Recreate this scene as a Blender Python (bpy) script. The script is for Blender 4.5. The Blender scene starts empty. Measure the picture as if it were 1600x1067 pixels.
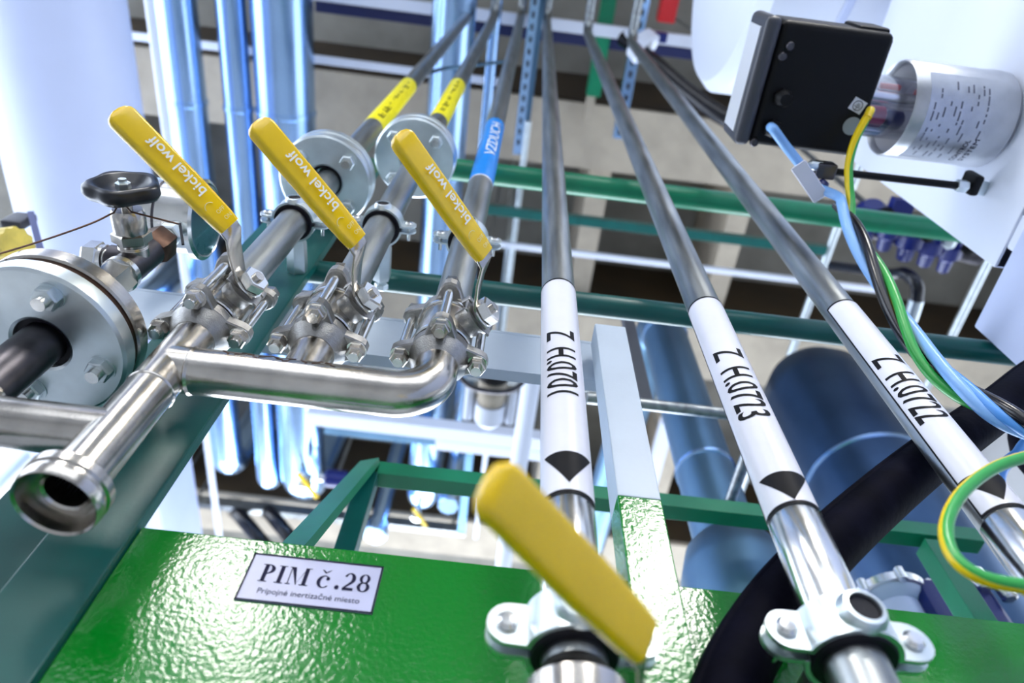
import bpy, bmesh, math, random
import numpy as np
from mathutils import Vector, Matrix
random.seed(4)
SC = bpy.context.scene
COL = SC.collection
# ------------------------------------------------------------------ camera (frame 1600 x 1067)
F, CX, CY = 1112.0, 800.0, 533.5
_vz = np.array([848 - CX, -113 - CY, F]); _vy = np.array([550 - CX, 2430 - CY, F])
_z = _vz / np.linalg.norm(_vz); _y = _vy - _z * _vy.dot(_z); _y /= np.linalg.norm(_y); _x = np.cross(_y, _z)
RW = np.array([_x, _y, _z])                      # world <- camera (x right, y down, z forward)
cam_d = bpy.data.cameras.new('camera'); cam = bpy.data.objects.new('camera', cam_d); COL.objects.link(cam)
cam_d.sensor_fit = 'HORIZONTAL'; cam_d.sensor_width = 36; cam_d.lens = F / 1600 * 36
cam_d.clip_start = 0.01; cam_d.clip_end = 100
cam.matrix_world = Matrix(((RW[0, 0], -RW[0, 1], -RW[0, 2], 0), (RW[1, 0], -RW[1, 1], -RW[1, 2], 0), (RW[2, 0], -RW[2, 1], -RW[2, 2], 0), (0, 0, 0, 1)))
cam_d.dof.use_dof = True; cam_d.dof.focus_distance = 0.80; cam_d.dof.aperture_fstop = 3.7
SC.camera = cam
SC.view_settings.view_transform = 'Standard'; SC.view_settings.look = 'None'
SC.view_settings.exposure = 0.46; SC.view_settings.gamma = 1
# ------------------------------------------------------------------ world and window light
W = bpy.data.worlds.new('world'); SC.world = W; W.use_nodes = True
W.node_tree.nodes['Background'].inputs[0].default_value = (.80, .89, 1, 1)
W.node_tree.nodes['Background'].inputs[1].default_value = 1.3
def area(name, loc, rot, sx, sy, power, col):
    d = bpy.data.lights.new(name, 'AREA'); d.shape = 'RECTANGLE'; d.size = sx; d.size_y = sy; d.energy = power; d.color = col
    o = bpy.data.objects.new(name, d); COL.objects.link(o); o.location = loc; o.rotation_euler = rot
    return o
area('daylight_left', (-3.55, 1.5, 3.1), (0, -math.pi / 2, 0), 4.4, 6.6, 250, (.80, .88, 1))
area('daylight_far', (0, 7.0, 2.4), (-math.pi / 2, 0, 0), 7.4, 4.2, 820, (.84, .91, 1))
area('daylight_back', (0, -4.35, 1.75), (math.pi / 2, 0, 0), 6.4, 2.3, 50, (1, .97, .92))
area('fill_right', (4.35, 0.5, 2.3), (0, math.pi / 2, 0), 3.2, 4.4, 40, (.85, .9, 1))  # fill light added on the unseen right side

# ------------------------------------------------------------------ helpers
def ray(px, py): return RW @ np.array([px - CX, py - CY, F])
def P(px, py, **k):
    a = list(k)[0]; r = ray(px, py); return r * (k[a] / r['XYZ'.index(a)])
def V(*a): return np.array(a[0] if len(a) == 1 else a, float)
def unit(v): v = V(v); return v / np.linalg.norm(v)
EX, EY, EZ = V(1, 0, 0), V(0, 1, 0), V(0, 0, 1)
def perp(a):
    a = unit(a); h = EX if abs(a[0]) < .9 else EY
    u = unit(h - a * h.dot(a)); return u, np.cross(a, u)

class MB:
    def __init__(s): s.v = []; s.f = []; s.m = []; s.cur = 0; s.bev = False
    def add(s, vs, fs):
        b = len(s.v); s.v += [tuple(map(float, q)) for q in vs]; s.f += [[b + i for i in q] for q in fs]; s.m += [s.cur] * len(fs); return s
    def loft(s, rings, closed=False, caps=True):
        n = len(rings[0]); vs = [p for r in rings for p in r]; fs = []
        m = len(rings)
        for i in range(m if closed else m - 1):
            a, b = i * n, ((i + 1) % m) * n
            for j in range(n): k = (j + 1) % n; fs.append((a + j, a + k, b + k, b + j))
        if caps and not closed: fs.append(tuple(range(n))[::-1]); fs.append(tuple(range((m - 1) * n, m * n)))
        return s.add(vs, fs)
    def lathe(s, o, axis, prof, n=32, u=None, caps=True, closed=False):
        o = V(o); a = unit(axis)
        if u is None: u, w = perp(a)
        else: u = unit(u); w = np.cross(a, u)
        cs = [(math.cos(2 * math.pi * i / n), math.sin(2 * math.pi * i / n)) for i in range(n)]
        return s.loft([[o + a * h + (u * c + w * d) * max(r, 1e-5) for c, d in cs] for r, h in prof], caps=caps, closed=closed)
    def cyl(s, a, b, r, n=24, r2=None):
        a, b = V(a), V(b); L = np.linalg.norm(b - a)
        return s.lathe(a, b - a, [(r, 0), (r if r2 is None else r2, L)], n)
    def tube(s, pts, r, n=20, closed=False, caps=True):
        pts = [V(p) for p in pts]; m = len(pts)
        T = [unit(pts[(i + 1) % m if closed else min(i + 1, m - 1)] - pts[(i - 1) % m if closed else max(i - 1, 0)]) for i in range(m)]
        u, _ = perp(T[0]); rings = []
        for i in range(m):
            u = unit(u - T[i] * u.dot(T[i])); w = np.cross(T[i], u); rr = r[i] if hasattr(r, '__len__') else r
            rings.append([pts[i] + (u * math.cos(2 * math.pi * j / n) + w * math.sin(2 * math.pi * j / n)) * rr for j in range(n)])
        return s.loft(rings, closed=closed, caps=caps)
    def box(s, c, size, fr=(EX, EY, EZ), bev=0.0, seg=2):
        c = V(c); bm = bmesh.new(); bmesh.ops.create_cube(bm, size=1)
        for q in bm.verts: q.co = Vector((q.co.x * size[0], q.co.y * size[1], q.co.z * size[2]))
        if bev: s.bev = True; bmesh.ops.bevel(bm, geom=bm.edges[:], offset=bev, segments=seg, affect='EDGES', profile=.5)
        bm.verts.index_update()
        vs = [c + V(fr[0]) * q.co.x + V(fr[1]) * q.co.y + V(fr[2]) * q.co.z for q in bm.verts]
        fs = [[q.index for q in f.verts] for f in bm.faces]; bm.free()
        return s.add(vs, fs)
    def bar(s, a, b, w, t, up, bev=0.0):
        a, b = V(a), V(b); d = unit(b - a); n = unit(V(up) - d * V(up).dot(d)); side = np.cross(n, d)
        return s.box((a + b) / 2, (np.linalg.norm(b - a), w, t), (d, side, n), bev)
    def prism(s, poly, o, U, N, h):
        o, U, N = V(o), unit(U), unit(N); Wd = np.cross(N, U)
        lo = [o + U * x + Wd * y for x, y in poly]
        return s.loft([lo, [p + N * h for p in lo]])
    def hexa(s, o, axis, R, h, u=None, ch=.12):
        o = V(o); a = unit(axis)
        if u is None: u, w = perp(a)
        else: u = unit(V(u) - a * V(u).dot(a)); w = np.cross(a, u)
        def ring(r, hh, k=6): return [o + a * hh + (u * math.cos(math.pi * i / 3) + w * math.sin(math.pi * i / 3)) * r for i in range(6)]
        return s.loft([ring(R * (1 - ch), 0), ring(R, h * .14), ring(R, h * .86), ring(R * (1 - ch), h)])
    def sweep(s, pts, A, B, wa, wb, n=5):
        # rounded-rectangle section; A, B frame vectors per point; wa, wb half sizes per point
        rings = []
        for p, a, b, x, y in zip(pts, A, B, wa, wb):
            r = min(x, y) * .75; q = []
            for sx, sy, a0 in ((1, 1, 0), (-1, 1, 90), (-1, -1, 180), (1, -1, 270)):
                for k in range(n):
                    t = math.radians(a0 + 90 * k / (n - 1)); q.append(V(p) + V(a) * (sx * (x - r) + math.cos(t) * r) + V(b) * (sy * (y - r) + math.sin(t) * r))
            rings.append(q)
        return s.loft(rings)

def fillet(pts, R, k=10):
    pts = [V(p) for p in pts]; out = [pts[0]]
    for i in range(1, len(pts) - 1):
        a, b, c = pts[i - 1], pts[i], pts[i + 1]; d1, d2 = unit(a - b), unit(c - b)
        ang = math.acos(max(-1, min(1, d1.dot(d2)))); t = min(R / math.tan(ang / 2), np.linalg.norm(a - b) * .49, np.linalg.norm(c - b) * .49)
        rr = t * math.tan(ang / 2); cen = b + unit(d1 + d2) * (rr / math.sin(ang / 2))
        p0 = b + d1 * t; e1 = unit(p0 - cen); p1 = b + d2 * t; tot = math.pi - ang
        e2 = unit((p1 - cen) - e1 * (p1 - cen).dot(e1))
        for j in range(k + 1): w = tot * j / k; out.append(cen + (e1 * math.cos(w) + e2 * math.sin(w)) * rr)
    out.append(pts[-1]); return out
def spline(pts, k=8):
    pts = [V(p) for p in pts]; q = [2 * pts[0] - pts[1]] + pts + [2 * pts[-1] - pts[-2]]; out = []
    for i in range(1, len(q) - 2):
        for j in range(k):
            t = j / k; a, b, c, d = q[i - 1:i + 3]
            out.append(.5 * (2 * b + (c - a) * t + (2 * a - 5 * b + 4 * c - d) * t * t + (3 * b - a - 3 * c + d) * t ** 3))
    out.append(pts[-1]); return out

def finish(name, mb, mats, loc=(0, 0, 0), parent=None, sharp=32):
    me = bpy.data.meshes.new(name); L = V(loc)
    me.from_pydata([tuple(V(q) - L) for q in mb.v], [], mb.f)
    bm = bmesh.new(); bm.from_mesh(me)
    bmesh.ops.recalc_face_normals(bm, faces=bm.faces)
    lim = math.radians(sharp)
    for f in bm.faces: f.smooth = True
    for e in bm.edges:
        if len(e.link_faces) != 2 or e.calc_face_angle(0) > lim: e.smooth = False
    bm.to_mesh(me); bm.free()
    for m in (mats if isinstance(mats, (list, tuple)) else [mats]): me.materials.append(M[m])
    if len(me.polygons) == len(mb.m): me.polygons.foreach_set('material_index', mb.m)
    o = bpy.data.objects.new(name, me); COL.objects.link(o)
    if mb.bev:
        w = o.modifiers.new('weighted_normals', 'WEIGHTED_NORMAL'); w.mode = 'FACE_AREA'; w.weight = 100; w.keep_sharp = True
    if parent is not None: o.parent = parent
    else: o.location = loc
    return o
class Thing:
    """an Empty at the thing's base that parents its parts"""
    def __init__(s, name, label, cat, loc, group=None):
        s.loc = V(loc); s.e = bpy.data.objects.new(name, None); COL.objects.link(s.e); s.e.location = tuple(s.loc); s.e.empty_display_size = .02
        s.e['label'] = label; s.e['category'] = cat
        if group: s.e['group'] = group
    def part(s, name, mb, mat, parent=None, label=None, sharp=32):
        o = finish(name, mb, mat, s.loc, parent or s.e, sharp)
        if label: o['label'] = label
        return o
def single(name, mb, mat, label, cat, group=None, loc=None, sharp=32):
    o = finish(name, mb, mat, mb.v[0] if loc is None else loc, None, sharp); o['label'] = label; o['category'] = cat
    if group: o['group'] = group
    return o
def struct(name, mb, mat, parent=None):
    o = finish(name, mb, mat, (0, 0, 0), parent)
    if parent is None: o['kind'] = 'structure'
    return o

# text and flat print as thin geometry
_tc = {}
def text2d(s, bold=0.):
    if s in _tc: return _tc[s]
    cu = bpy.data.curves.new('t', 'FONT'); cu.body = s; cu.size = 1; cu.resolution_u = 3; cu.fill_mode = 'FRONT'; cu.offset = bold
    ob = bpy.data.objects.new('t', cu); COL.objects.link(ob)
    dg = bpy.context.evaluated_depsgraph_get(); me = ob.evaluated_get(dg).to_mesh()
    vs = [(q.co.x, q.co.y) for q in me.vertices]; fs = [list(p.vertices) for p in me.polygons]
    bpy.data.objects.remove(ob); bpy.data.curves.remove(cu)
    a = np.array(vs); a[:, 0] -= a[:, 0].min(); wid = a[:, 0].max()
    _tc[s] = (a, fs, wid); return _tc[s]
def text_plane(mb, s, o, U, Wd, h, length=None, bold=0.):
    a, fs, wid = text2d(s, bold); k = (length / wid) if length else h
    mb.add([V(o) + V(U) * x * k + V(Wd) * y * h for x, y in a], fs); return mb
def cyl_print(mb, polys, c, r, phi0, toz):
    """polys: (points (u, w), faces); u = arc degrees from phi0, w = height, wrapped on a vertical cylinder"""
    for pts, fs in polys:
        bm = bmesh.new(); vv = [bm.verts.new((u, w, 0)) for u, w in pts]
        for f in fs:
            try: bm.faces.new([vv[i] for i in f])
            except ValueError: pass
        us = [u for u, w in pts]
        t = math.floor(min(us) / 7) * 7
        while t < max(us):
            t += 7
            bmesh.ops.bisect_plane(bm, geom=bm.verts[:] + bm.edges[:] + bm.faces[:], plane_co=(t, 0, 0), plane_no=(1, 0, 0))
        bm.verts.index_update()
        mb.add([V(c[0] + r * math.cos(math.radians(phi0 + q.co.x)), c[1] + r * math.sin(math.radians(phi0 + q.co.x)), toz + q.co.y) for q in bm.verts], [[q.index for q in f.verts] for f in bm.faces])
        bm.free()

# ------------------------------------------------------------------ materials
M = {}
def nodes(name):
    m = bpy.data.materials.new(name); m.use_nodes = True; nt = m.node_tree; M[name] = m
    return m, nt, nt.nodes['Principled BSDF']
def noise(nt, scale, detail=3, stretch=None):
    tc = nt.nodes.new('ShaderNodeTexCoord'); mp = nt.nodes.new('ShaderNodeMapping'); nz = nt.nodes.new('ShaderNodeTexNoise')
    nz.inputs['Scale'].default_value = scale; nz.inputs['Detail'].default_value = detail
    if stretch: mp.inputs['Scale'].default_value = stretch
    nt.links.new(tc.outputs['Object'], mp.inputs[0]); nt.links.new(mp.outputs[0], nz.inputs['Vector']); return nz
def mat(name, col, rough=.5, metal=0., var=0., vscale=20, bump=0., bscale=200, rvar=0., stretch=None, spec=.5, coat=0.):
    m, nt, b = nodes(name)
    b.inputs['Base Color'].default_value = (*col, 1); b.inputs['Roughness'].default_value = rough; b.inputs['Metallic'].default_value = metal
    b.inputs['Specular IOR Level'].default_value = spec; b.inputs['Coat Weight'].default_value = coat; b.inputs['Coat Roughness'].default_value = .05
    if var or rvar:
        nz = noise(nt, vscale, 4, stretch)
        if var:
            rp = nt.nodes.new('ShaderNodeValToRGB'); rp.color_ramp.elements[0].position = .3; rp.color_ramp.elements[1].position = .7
            rp.color_ramp.elements[0].color = (*[c * (1 - var) for c in col], 1); rp.color_ramp.elements[1].color = (*[min(1, c * (1 + var)) for c in col], 1)
            nt.links.new(nz.outputs['Fac'], rp.inputs[0]); nt.links.new(rp.outputs[0], b.inputs['Base Color'])
        if rvar:
            mr = nt.nodes.new('ShaderNodeMapRange'); mr.inputs['To Min'].default_value = max(.02, rough - rvar); mr.inputs['To Max'].default_value = rough + rvar
            nt.links.new(nz.outputs['Fac'], mr.inputs['Value']); nt.links.new(mr.outputs[0], b.inputs['Roughness'])
    if bump:
        n2 = noise(nt, bscale, 2); bp = nt.nodes.new('ShaderNodeBump'); bp.inputs['Strength'].default_value = bump; bp.inputs['Distance'].default_value = .002
        nt.links.new(n2.outputs['Fac'], bp.inputs['Height']); nt.links.new(bp.outputs[0], b.inputs['Normal'])
    return m
mat('stainless', (.52, .49, .45), .22, 1, var=.16, vscale=35, rvar=.08, bump=.05, bscale=500)
mat('cast_steel', (.34, .335, .325), .36, 1, var=.2, vscale=90, bump=.25, bscale=700)
mat('galvanised', (.33, .35, .355), .36, 1, var=.3, vscale=60, rvar=.1, bump=.06, bscale=300, stretch=(1, 1, .12))
mat('cup_steel', (.46, .48, .52), .38, 1, var=.08, vscale=30)
mat('zinc', (.70, .77, .80), .36, 1, var=.10, vscale=25, rvar=.1)
mat('bright_steel', (.80, .80, .78), .2, 1, var=.06, vscale=60, rvar=.06)
mat('dark_steel', (.09, .085, .095), .38, 1, var=.3, vscale=40)
mat('brass_brown', (.09, .05, .035), .45, .8, var=.3, vscale=80)
mat('aluminium', (.40, .60, .90), .22, 1, var=.05, vscale=5, rvar=.05)
mat('aluminium_dull', (.12, .22, .33), .38, 1, var=.12, vscale=5)
mat('tank_blue', (.06, .11, .20), .36, 1, var=.2, vscale=4)
mat('green_gloss', (.0, .20, .012), .14, 0, var=.10, vscale=6, bump=.22, bscale=210, spec=.6)
mat('green_dark', (.0, .085, .075), .32, 0, var=.12, vscale=12, bump=.06, bscale=220, spec=.5)
mat('green_mid', (.0, .19, .085), .36, 0, var=.15, vscale=10, bump=.06, bscale=220, spec=.5)
mat('white_paint', (.46, .54, .64), .38, 0, var=.04, vscale=14, bump=.08, bscale=240)
mat('white_sheet', (.53, .59, .80), .42, 0, var=.03, vscale=4)
mat('white_bright', (.72, .76, .87), .4, 0, var=.02, vscale=4)
mat('yellow_plastic', (.84, .55, .0), .26, 0, var=.05, vscale=20, coat=.3)
mat('yellow_tape', (.86, .76, .0), .4, 0, var=.06, vscale=50)
mat('yellow_box', (.80, .62, .12), .5, 0, var=.25, vscale=30)
mat('blue_tape', (.0, .22, .72), .35, 0, var=.05, vscale=40)
mat('label_white', (.74, .74, .82), .28, 0, var=.02, vscale=30)
mat('label_paper', (.46, .48, .68), .34, 0, var=.07, vscale=30)
mat('ink', (.004, .004, .006), .55, spec=.15)
mat('ink_navy', (.006, .006, .035), .55, spec=.15)
mat('ink_grey', (.16, .17, .22), .5)
mat('white_ink', (.86, .86, .82), .5)
mat('pale_ink', (.86, .76, .36), .5)
mat('rubber', (.005, .004, .009), .5, 0, var=.2, vscale=60, spec=.25)
mat('hose_rubber', (.003, .003, .008), .62, 0, var=.4, vscale=25, bump=.25, bscale=120, spec=.03)
mat('black_plastic', (.003, .003, .004), .45, spec=.2)
mat('black_wheel', (.007, .008, .013), .3, 0, var=.2, vscale=40)
mat('concrete_beige', (.40, .345, .27), .85, 0, var=.12, vscale=6, bump=.2, bscale=60)
mat('concrete_grey', (.27, .255, .22), .85, 0, var=.22, vscale=3, bump=.2, bscale=50)
mat('brown_shade', (.032, .018, .005), .6, 0, var=.35, vscale=3)  # shade of the beam fronts as a dark colour
mat('navy_shadow', (.006, .010, .07), .5)  # colour of the shadow line under the top rail
mat('dark_void', (.01, .01, .015), .8)
mat('floor_paint', (.30, .31, .32), .5, 0, var=.1, vscale=2)
mat('wall_paint', (.40, .41, .43), .7, 0, var=.05, vscale=2)
mat('blue_plastic', (.004, .012, .13), .3)
mat('blue_cable', (.09, .32, .80), .34)
mat('light_blue_cable', (.22, .45, .85), .34)
mat('black_cable', (.006, .006, .01), .22)
mat('green_cable', (.03, .36, .06), .3)
mat('yellow_cable', (.86, .62, .0), .3)
mat('red_plastic', (.55, .012, .015), .3)
mat('pink_plastic', (.45, .08, .16), .3)
mat('display_white', (.62, .64, .68), .25)
mat('grey_plastic', (.05, .052, .065), .4)
mat('sticker_grey', (.28, .30, .30), .5)
def glass(name, col, k):
    m, nt, b = nodes(name); nt.nodes.remove(b); out = nt.nodes['Material Output']
    t = nt.nodes.new('ShaderNodeBsdfTransparent'); t.inputs[0].default_value = (*col, 1); g = nt.nodes.new('ShaderNodeBsdfGlossy'); g.inputs['Roughness'].default_value = .04
    fr = nt.nodes.new('ShaderNodeLayerWeight'); fr.inputs[0].default_value = k; mx = nt.nodes.new('ShaderNodeMixShader')
    nt.links.new(fr.outputs['Facing'], mx.inputs[0]); nt.links.new(t.outputs[0], mx.inputs[1]); nt.links.new(g.outputs[0], mx.inputs[2]); nt.links.new(mx.outputs[0], out.inputs[0])
glass('clear_plastic', (.90, .90, .95), .35); glass('window_glass', (.97, .98, 1), .12); glass('lens_glass', (.8, .88, .95), .4)
m, nt, b = nodes('lamp_tube'); b.inputs['Emission Color'].default_value = (1, .97, .92, 1); b.inputs['Emission Strength'].default_value = 26

# ------------------------------------------------------------------ setting: hall
ZC, ZB = 5.3, 4.4
struct('floor', MB().box((0, 1, -1.55), (8.6, 11.4, .1)), 'floor_paint')
ceil = struct('ceiling', MB().box((0, 1, ZC + .05), (8.6, 11.4, .1)), 'concrete_grey')
for y0, w in ((-2.2, .4), (-.66, .4), (.86, .40), (2.27, .42), (4.35, .42)):
    struct('beam', MB().box((.4, y0 + w / 2 + .006, (ZB + ZC) / 2), (7.2, w - .012, ZC - ZB)), 'concrete_beige', ceil)
    struct('shaded_beam_face', MB().box((.4, y0, (ZB + ZC) / 2 + .02), (7.2, .012, ZC - ZB - .04)), 'brown_shade', ceil)  # dark brown face carries the shade of the beam front
for x in (.55, 1.5, -2.6):     # ribs between the beams
    for ya, yb in ((1.27, 2.26), (2.70, 4.34)):
        struct('rib', MB().box((x, (ya + yb) / 2, ZB + .48), (.14, yb - ya, .74)), 'concrete_beige', ceil)
def wall_with_window(nm, wn, axis, pos, u0, u1, wu0, wu1, wz0, wz1, mull):
    zlo, zhi = -1.5, ZC
    def bx(mb, a0, a1, z0, z1, t=.16):
        c = (a0 + a1) / 2; z = (z0 + z1) / 2
        return mb.box((pos, c, z), (t, a1 - a0, z1 - z0)) if axis == 'X' else mb.box((c, pos, z), (a1 - a0, t, z1 - z0))
    mb = MB(); bx(mb, u0, wu0, zlo, zhi); bx(mb, wu1, u1, zlo, zhi); bx(mb, wu0, wu1, zlo, wz0)
    if wz1 < zhi - .01: bx(mb, wu0, wu1, wz1, zhi)
    struct(nm, mb, 'wall_paint')
    mb = MB(); 
    for i in range(mull + 1):
        a = wu0 + (wu1 - wu0) * i / mull; bx(mb, a - .03, a + .03, wz0, wz1, .08)
    for z in (wz0 + .03, (wz0 + wz1) / 2, wz1 - .03): bx(mb, wu0, wu1, z - .03, z + .03, .07)
    w = struct(wn, mb, 'white_paint')
    for i in range(mull):
        a = wu0 + (wu1 - wu0) * i / mull; b_ = wu0 + (wu1 - wu0) * (i + 1) / mull
        struct('pane', bx(MB(), a + .03, b_ - .03, wz0 + .06, wz1 - .06, .006), 'window_glass', w)
wall_with_window('wall_left', 'window_1', 'X', -3.3, -4.2, 6.8, -1.8, 4.8, 1.0, 5.25, 6)
wall_with_window('wall_far', 'window_2', 'Y', 6.72, -4.0, 4.0, -3.6, 3.6, .4, 4.38, 6)
wall_with_window('wall_back', 'window_3', 'Y', -4.1, -4.0, 4.0, -3.1, 3.1, .6, 2.9, 5)
wall_with_window('wall_right', 'added_window', 'X', 4.1, -4.2, 6.8, -1.6, 2.6, .8, 3.8, 4)  # right window added for fill light, unseen
# two lamps behind the photographer
def luminaire(x, y, z, lx, ly, top, label):
    t = Thing('panel_lamp', label, 'lamp', (x, y, z))
    t.part('housing', MB().box((x, y, z + .04), (lx + .06, ly + .06, .07), bev=.01), 'white_paint')
    t.part('diffuser', MB().box((x, y, z + .002), (lx, ly, .008), bev=.002), 'lamp_tube')
    for s in (-1, 1): t.part('hanger', MB().cyl((x, y + s * ly * .4, z + .07), (x, y + s * ly * .4, top), .006, 8), 'galvanised')
luminaire(-1.16, -2.0, 2.35, .42, 1.1, 3.66, 'long panel lamp hanging behind the photographer under the thickest pipe')
luminaire(.90, -1.70, 2.35, .44, 1.1, ZC, 'long panel lamp hanging behind the photographer on the right')

# ------------------------------------------------------------------ green steel frame, plate and sign
YP, PR = .41, .022                      # plane of the near pipes and their radius
PLATE_Y = .50; PLATE_T = .455
mb = MB().box((.352, PLATE_Y + .006, (PLATE_T - .5) / 2 ), (1.292, .012, PLATE_T + .5), bev=.002)
single('steel_plate', mb, 'green_gloss', 'glossy bright green painted steel plate behind the lower pipe clamps', 'plate', loc=(.36, .5, -.5))
t = Thing('frame_column', 'dark green steel column behind the open ended pipe', 'column', (-.33, .495, -1.5))
t.part('front_flange', MB().box((-.3285, .5005, .05), (.068, .015, 3.1), bev=.0025), 'green_dark')
t.part('web', MB().box((-.354, .540, .05), (.012, .076, 3.1)), 'green_dark'); t.part('rear_flange', MB().box((-.405, .530, .05), (.09, .010, 3.1)), 'green_dark')
def barX(name, mat_, label, cat, a, b, r, n=24, ends=None, **k):
    p, q = P(*a, **k), P(*b, **k); y = (p[1] + q[1]) / 2; z = (p[2] + q[2]) / 2
    x0, x1 = ends if ends else (p[0], q[0])
    return single(name, MB().cyl((x0, y, z), (x1, y, z), r, n), mat_, label, cat, loc=(x0, y, z))
def barY(name, mat_, label, cat, a, b, r, n=24, ends=None, **k):
    p, q = P(*a, **k), P(*b, **k); x = (p[0] + q[0]) / 2; z = (p[2] + q[2]) / 2
    y0, y1 = ends if ends else (p[1], q[1])
    return single(name, MB().cyl((x, y0, z), (x, y1, z), r, n), mat_, label, cat, loc=(x, y0, z))
barX('frame_rail', 'green_mid', 'thick green horizontal tube crossing behind the pipes just below the blue tape', 'rail', (900, 283), (1200, 330), .026, ends=(-.32, 1.6), Y=.52)
barX('frame_rail', 'green_dark', 'dark green horizontal tube crossing behind the tops of the white pipe labels', 'rail', (700, 448), (1200, 510), .019, ends=(-.32, 1.6), Y=.52)
# sign on the plate
def strip(mb, A, B, o, U, Wd, k): 
    n = len(A); pts = [V(o) + V(U) * x * k + V(Wd) * y * k for x, y in list(A) + list(B)]
    return mb.add(pts, [(i, i + 1, n + i + 1, n + i) for i in range(n - 1)])
def arc(cx, cy, rx, ry, a0, a1, n=18): return [(cx + rx * math.cos(math.radians(a0 + (a1 - a0) * i / n)), cy + ry * math.sin(math.radians(a0 + (a1 - a0) * i / n))) for i in range(n + 1)]
sx0, sx1, sz0, sz1 = -.187, -.0735, .3885, .4385; sy = PLATE_Y - .0004
t = Thing('name_sign', 'white paper sign reading PIM č .28 stuck on the green plate', 'sign', (-.13, sy, .3885))
t.part('sign_sheet', MB().box(((sx0 + sx1) / 2, sy - .0003, (sz0 + sz1) / 2), (sx1 - sx0, .0006, sz1 - sz0)), 'label_paper')
bw = .0016; mb = MB(); yb = sy - .0009
for c, s_ in (((sx0 + bw / 2, (sz0 + sz1) / 2), (bw, sz1 - sz0)), ((sx1 - bw / 2, (sz0 + sz1) / 2), (bw, sz1 - sz0)), (((sx0 + sx1) / 2, sz0 + bw / 2), (sx1 - sx0, bw)), (((sx0 + sx1) / 2, sz1 - bw / 2), (sx1 - sx0, bw))):
    mb.box((c[0], yb, c[1]), (s_[0], .0003, s_[1]))
t.part('sign_border', mb, 'ink_navy')
mb = MB(); k = .0185; kx = .86; o0 = V(sx0 + .012, yb, sz0 + .0205)
def R_(x, x0, x1, y0, y1): strip(mb, [(x + x0, y0), (x + x1, y0)], [(x + x0, y1), (x + x1, y1)], o0, EX * kx, EZ, k)
def G_(x, A, B): strip(mb, [(x + a, b) for a, b in A], [(x + a, b) for a, b in B], o0, EX * kx, EZ, k)
R_(0, .12, .33, 0, 1); R_(0, 0, .46, 0, .045); R_(0, 0, .36, .955, 1); G_(0, arc(.33, .735, .38, .265, -90, 90), arc(.33, .735, .17, .215, -90, 90))     # P
x = .86; R_(x, .12, .33, 0, 1); R_(x, 0, .45, 0, .045); R_(x, 0, .45, .955, 1)                                                                                    # I
x = 1.44; R_(x, .10, .15, 0, 1); R_(x, 0, .27, 0, .045); R_(x, 0, .28, .955, 1); G_(x, [(.10, 1), (.55, 0)], [(.34, 1), (.60, 0)]); G_(x, [(.55, 0), (.93, 1)], [(.60, .18), (.98, 1)]); R_(x, .86, 1.07, 0, 1); R_(x, .74, 1.2, 0, .045); R_(x, .9, 1.2, .955, 1)   # M
x = 3.05; G_(x, arc(.36, .34, .36, .36, 40, 325), arc(.40, .34, .20, .31, 48, 318)); G_(x, arc(.56, .53, .1, .1, 0, 180), arc(.56, .53, .1, .1, 0, -180))                                           # c
G_(x, [(.12, 1.02), (.36, .80), (.66, 1.02)], [(.22, 1.02), (.37, .90), (.58, 1.02)])                                                                               # caron
x = 4.05; G_(x, arc(.12, .11, .12, .12, 0, 180), arc(.12, .11, .12, .12, 0, -180))                                                                                 # .
x = 4.42; G_(x, arc(.34, .68, .31, .32, 165, -40), arc(.30, .68, .14, .26, 165, -40)); G_(x, [(.58, .47), (.05, .0)], [(.41, .51), (.05, .12)]); R_(x, .05, .62, 0, .15)  # 2
x = 5.22; G_(x, arc(.33, .74, .29, .265, 0, 360, 28), arc(.33, .74, .12, .215, 0, 360, 28)); G_(x, arc(.33, .27, .34, .28, 0, 360, 28), arc(.33, .27, .15, .225, 0, 360, 28))   # 8
t.part('lettering', mb, 'ink_navy')
t.part('small_lettering', text_plane(MB(), 'Prípojné inertizačné miesto', (sx0 + .0155, yb, sz0 + .0085), EX, EZ, .0078, .085), 'ink_navy')

# white and green post, white cross beam
PXc = .158; z_split = .527
t = Thing('support_post', 'square post painted white above and glossy green below in front of green plate', 'post', (PXc, .476, -.5))
t.part('lower_post', MB().box((PXc, .482, (z_split - .5) / 2), (.044, .036, z_split + .5), bev=.002), 'green_gloss', label='glossy green lower half of the post')
t.part('upper_post', MB().box((PXc, .482, (z_split + .875) / 2), (.0435, .0355, .875 - z_split), bev=.002), 'white_paint', label='white upper half of the post')
mb = MB(); x0, x1 = -.62, .165
mb.box(((x0 + x1) / 2, .520, .862), (x1 - x0, .006, .094), bev=.001); mb.box(((x0 + x1) / 2, .5275, .912), (x1 - x0, .021, .006)); mb.box(((x0 + x1) / 2, .5255, .812), (x1 - x0, .017, .006))
single('channel_beam', mb, 'white_paint', 'pale painted steel channel beam running behind the three ball valves', 'beam', loc=(x0, .52, .81))

# ------------------------------------------------------------------ near pipes
def zpx(px, py, y=YP): return float(P(px, py, Y=y)[2])
VX = {'1': -.312, '2': -.187, '3': -.057}
UP = 4.02
def riser(name, label, x, z0, top=UP, y=YP, r=PR, m='galvanised', run=-2.6):
    t = Thing(name, label, 'pipe', (x, y, z0))
    t.part('pipe_body', MB().tube(fillet([(x, y, z0), (x, y, top), (x, run, top)], .08), r, 24), m)
    return t
def tape(t, x, z0, z1, mname, name, r=PR, y=YP, over=.0006):
    return t.part(name, MB().lathe((x, y, z0), EZ, [(r + .0001, 0), (r + over, .001), (r + over, z1 - z0 - .001), (r + .0001, z1 - z0)], 32, caps=False), mname)
ZV = .695                                   # height of the three valves
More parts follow.
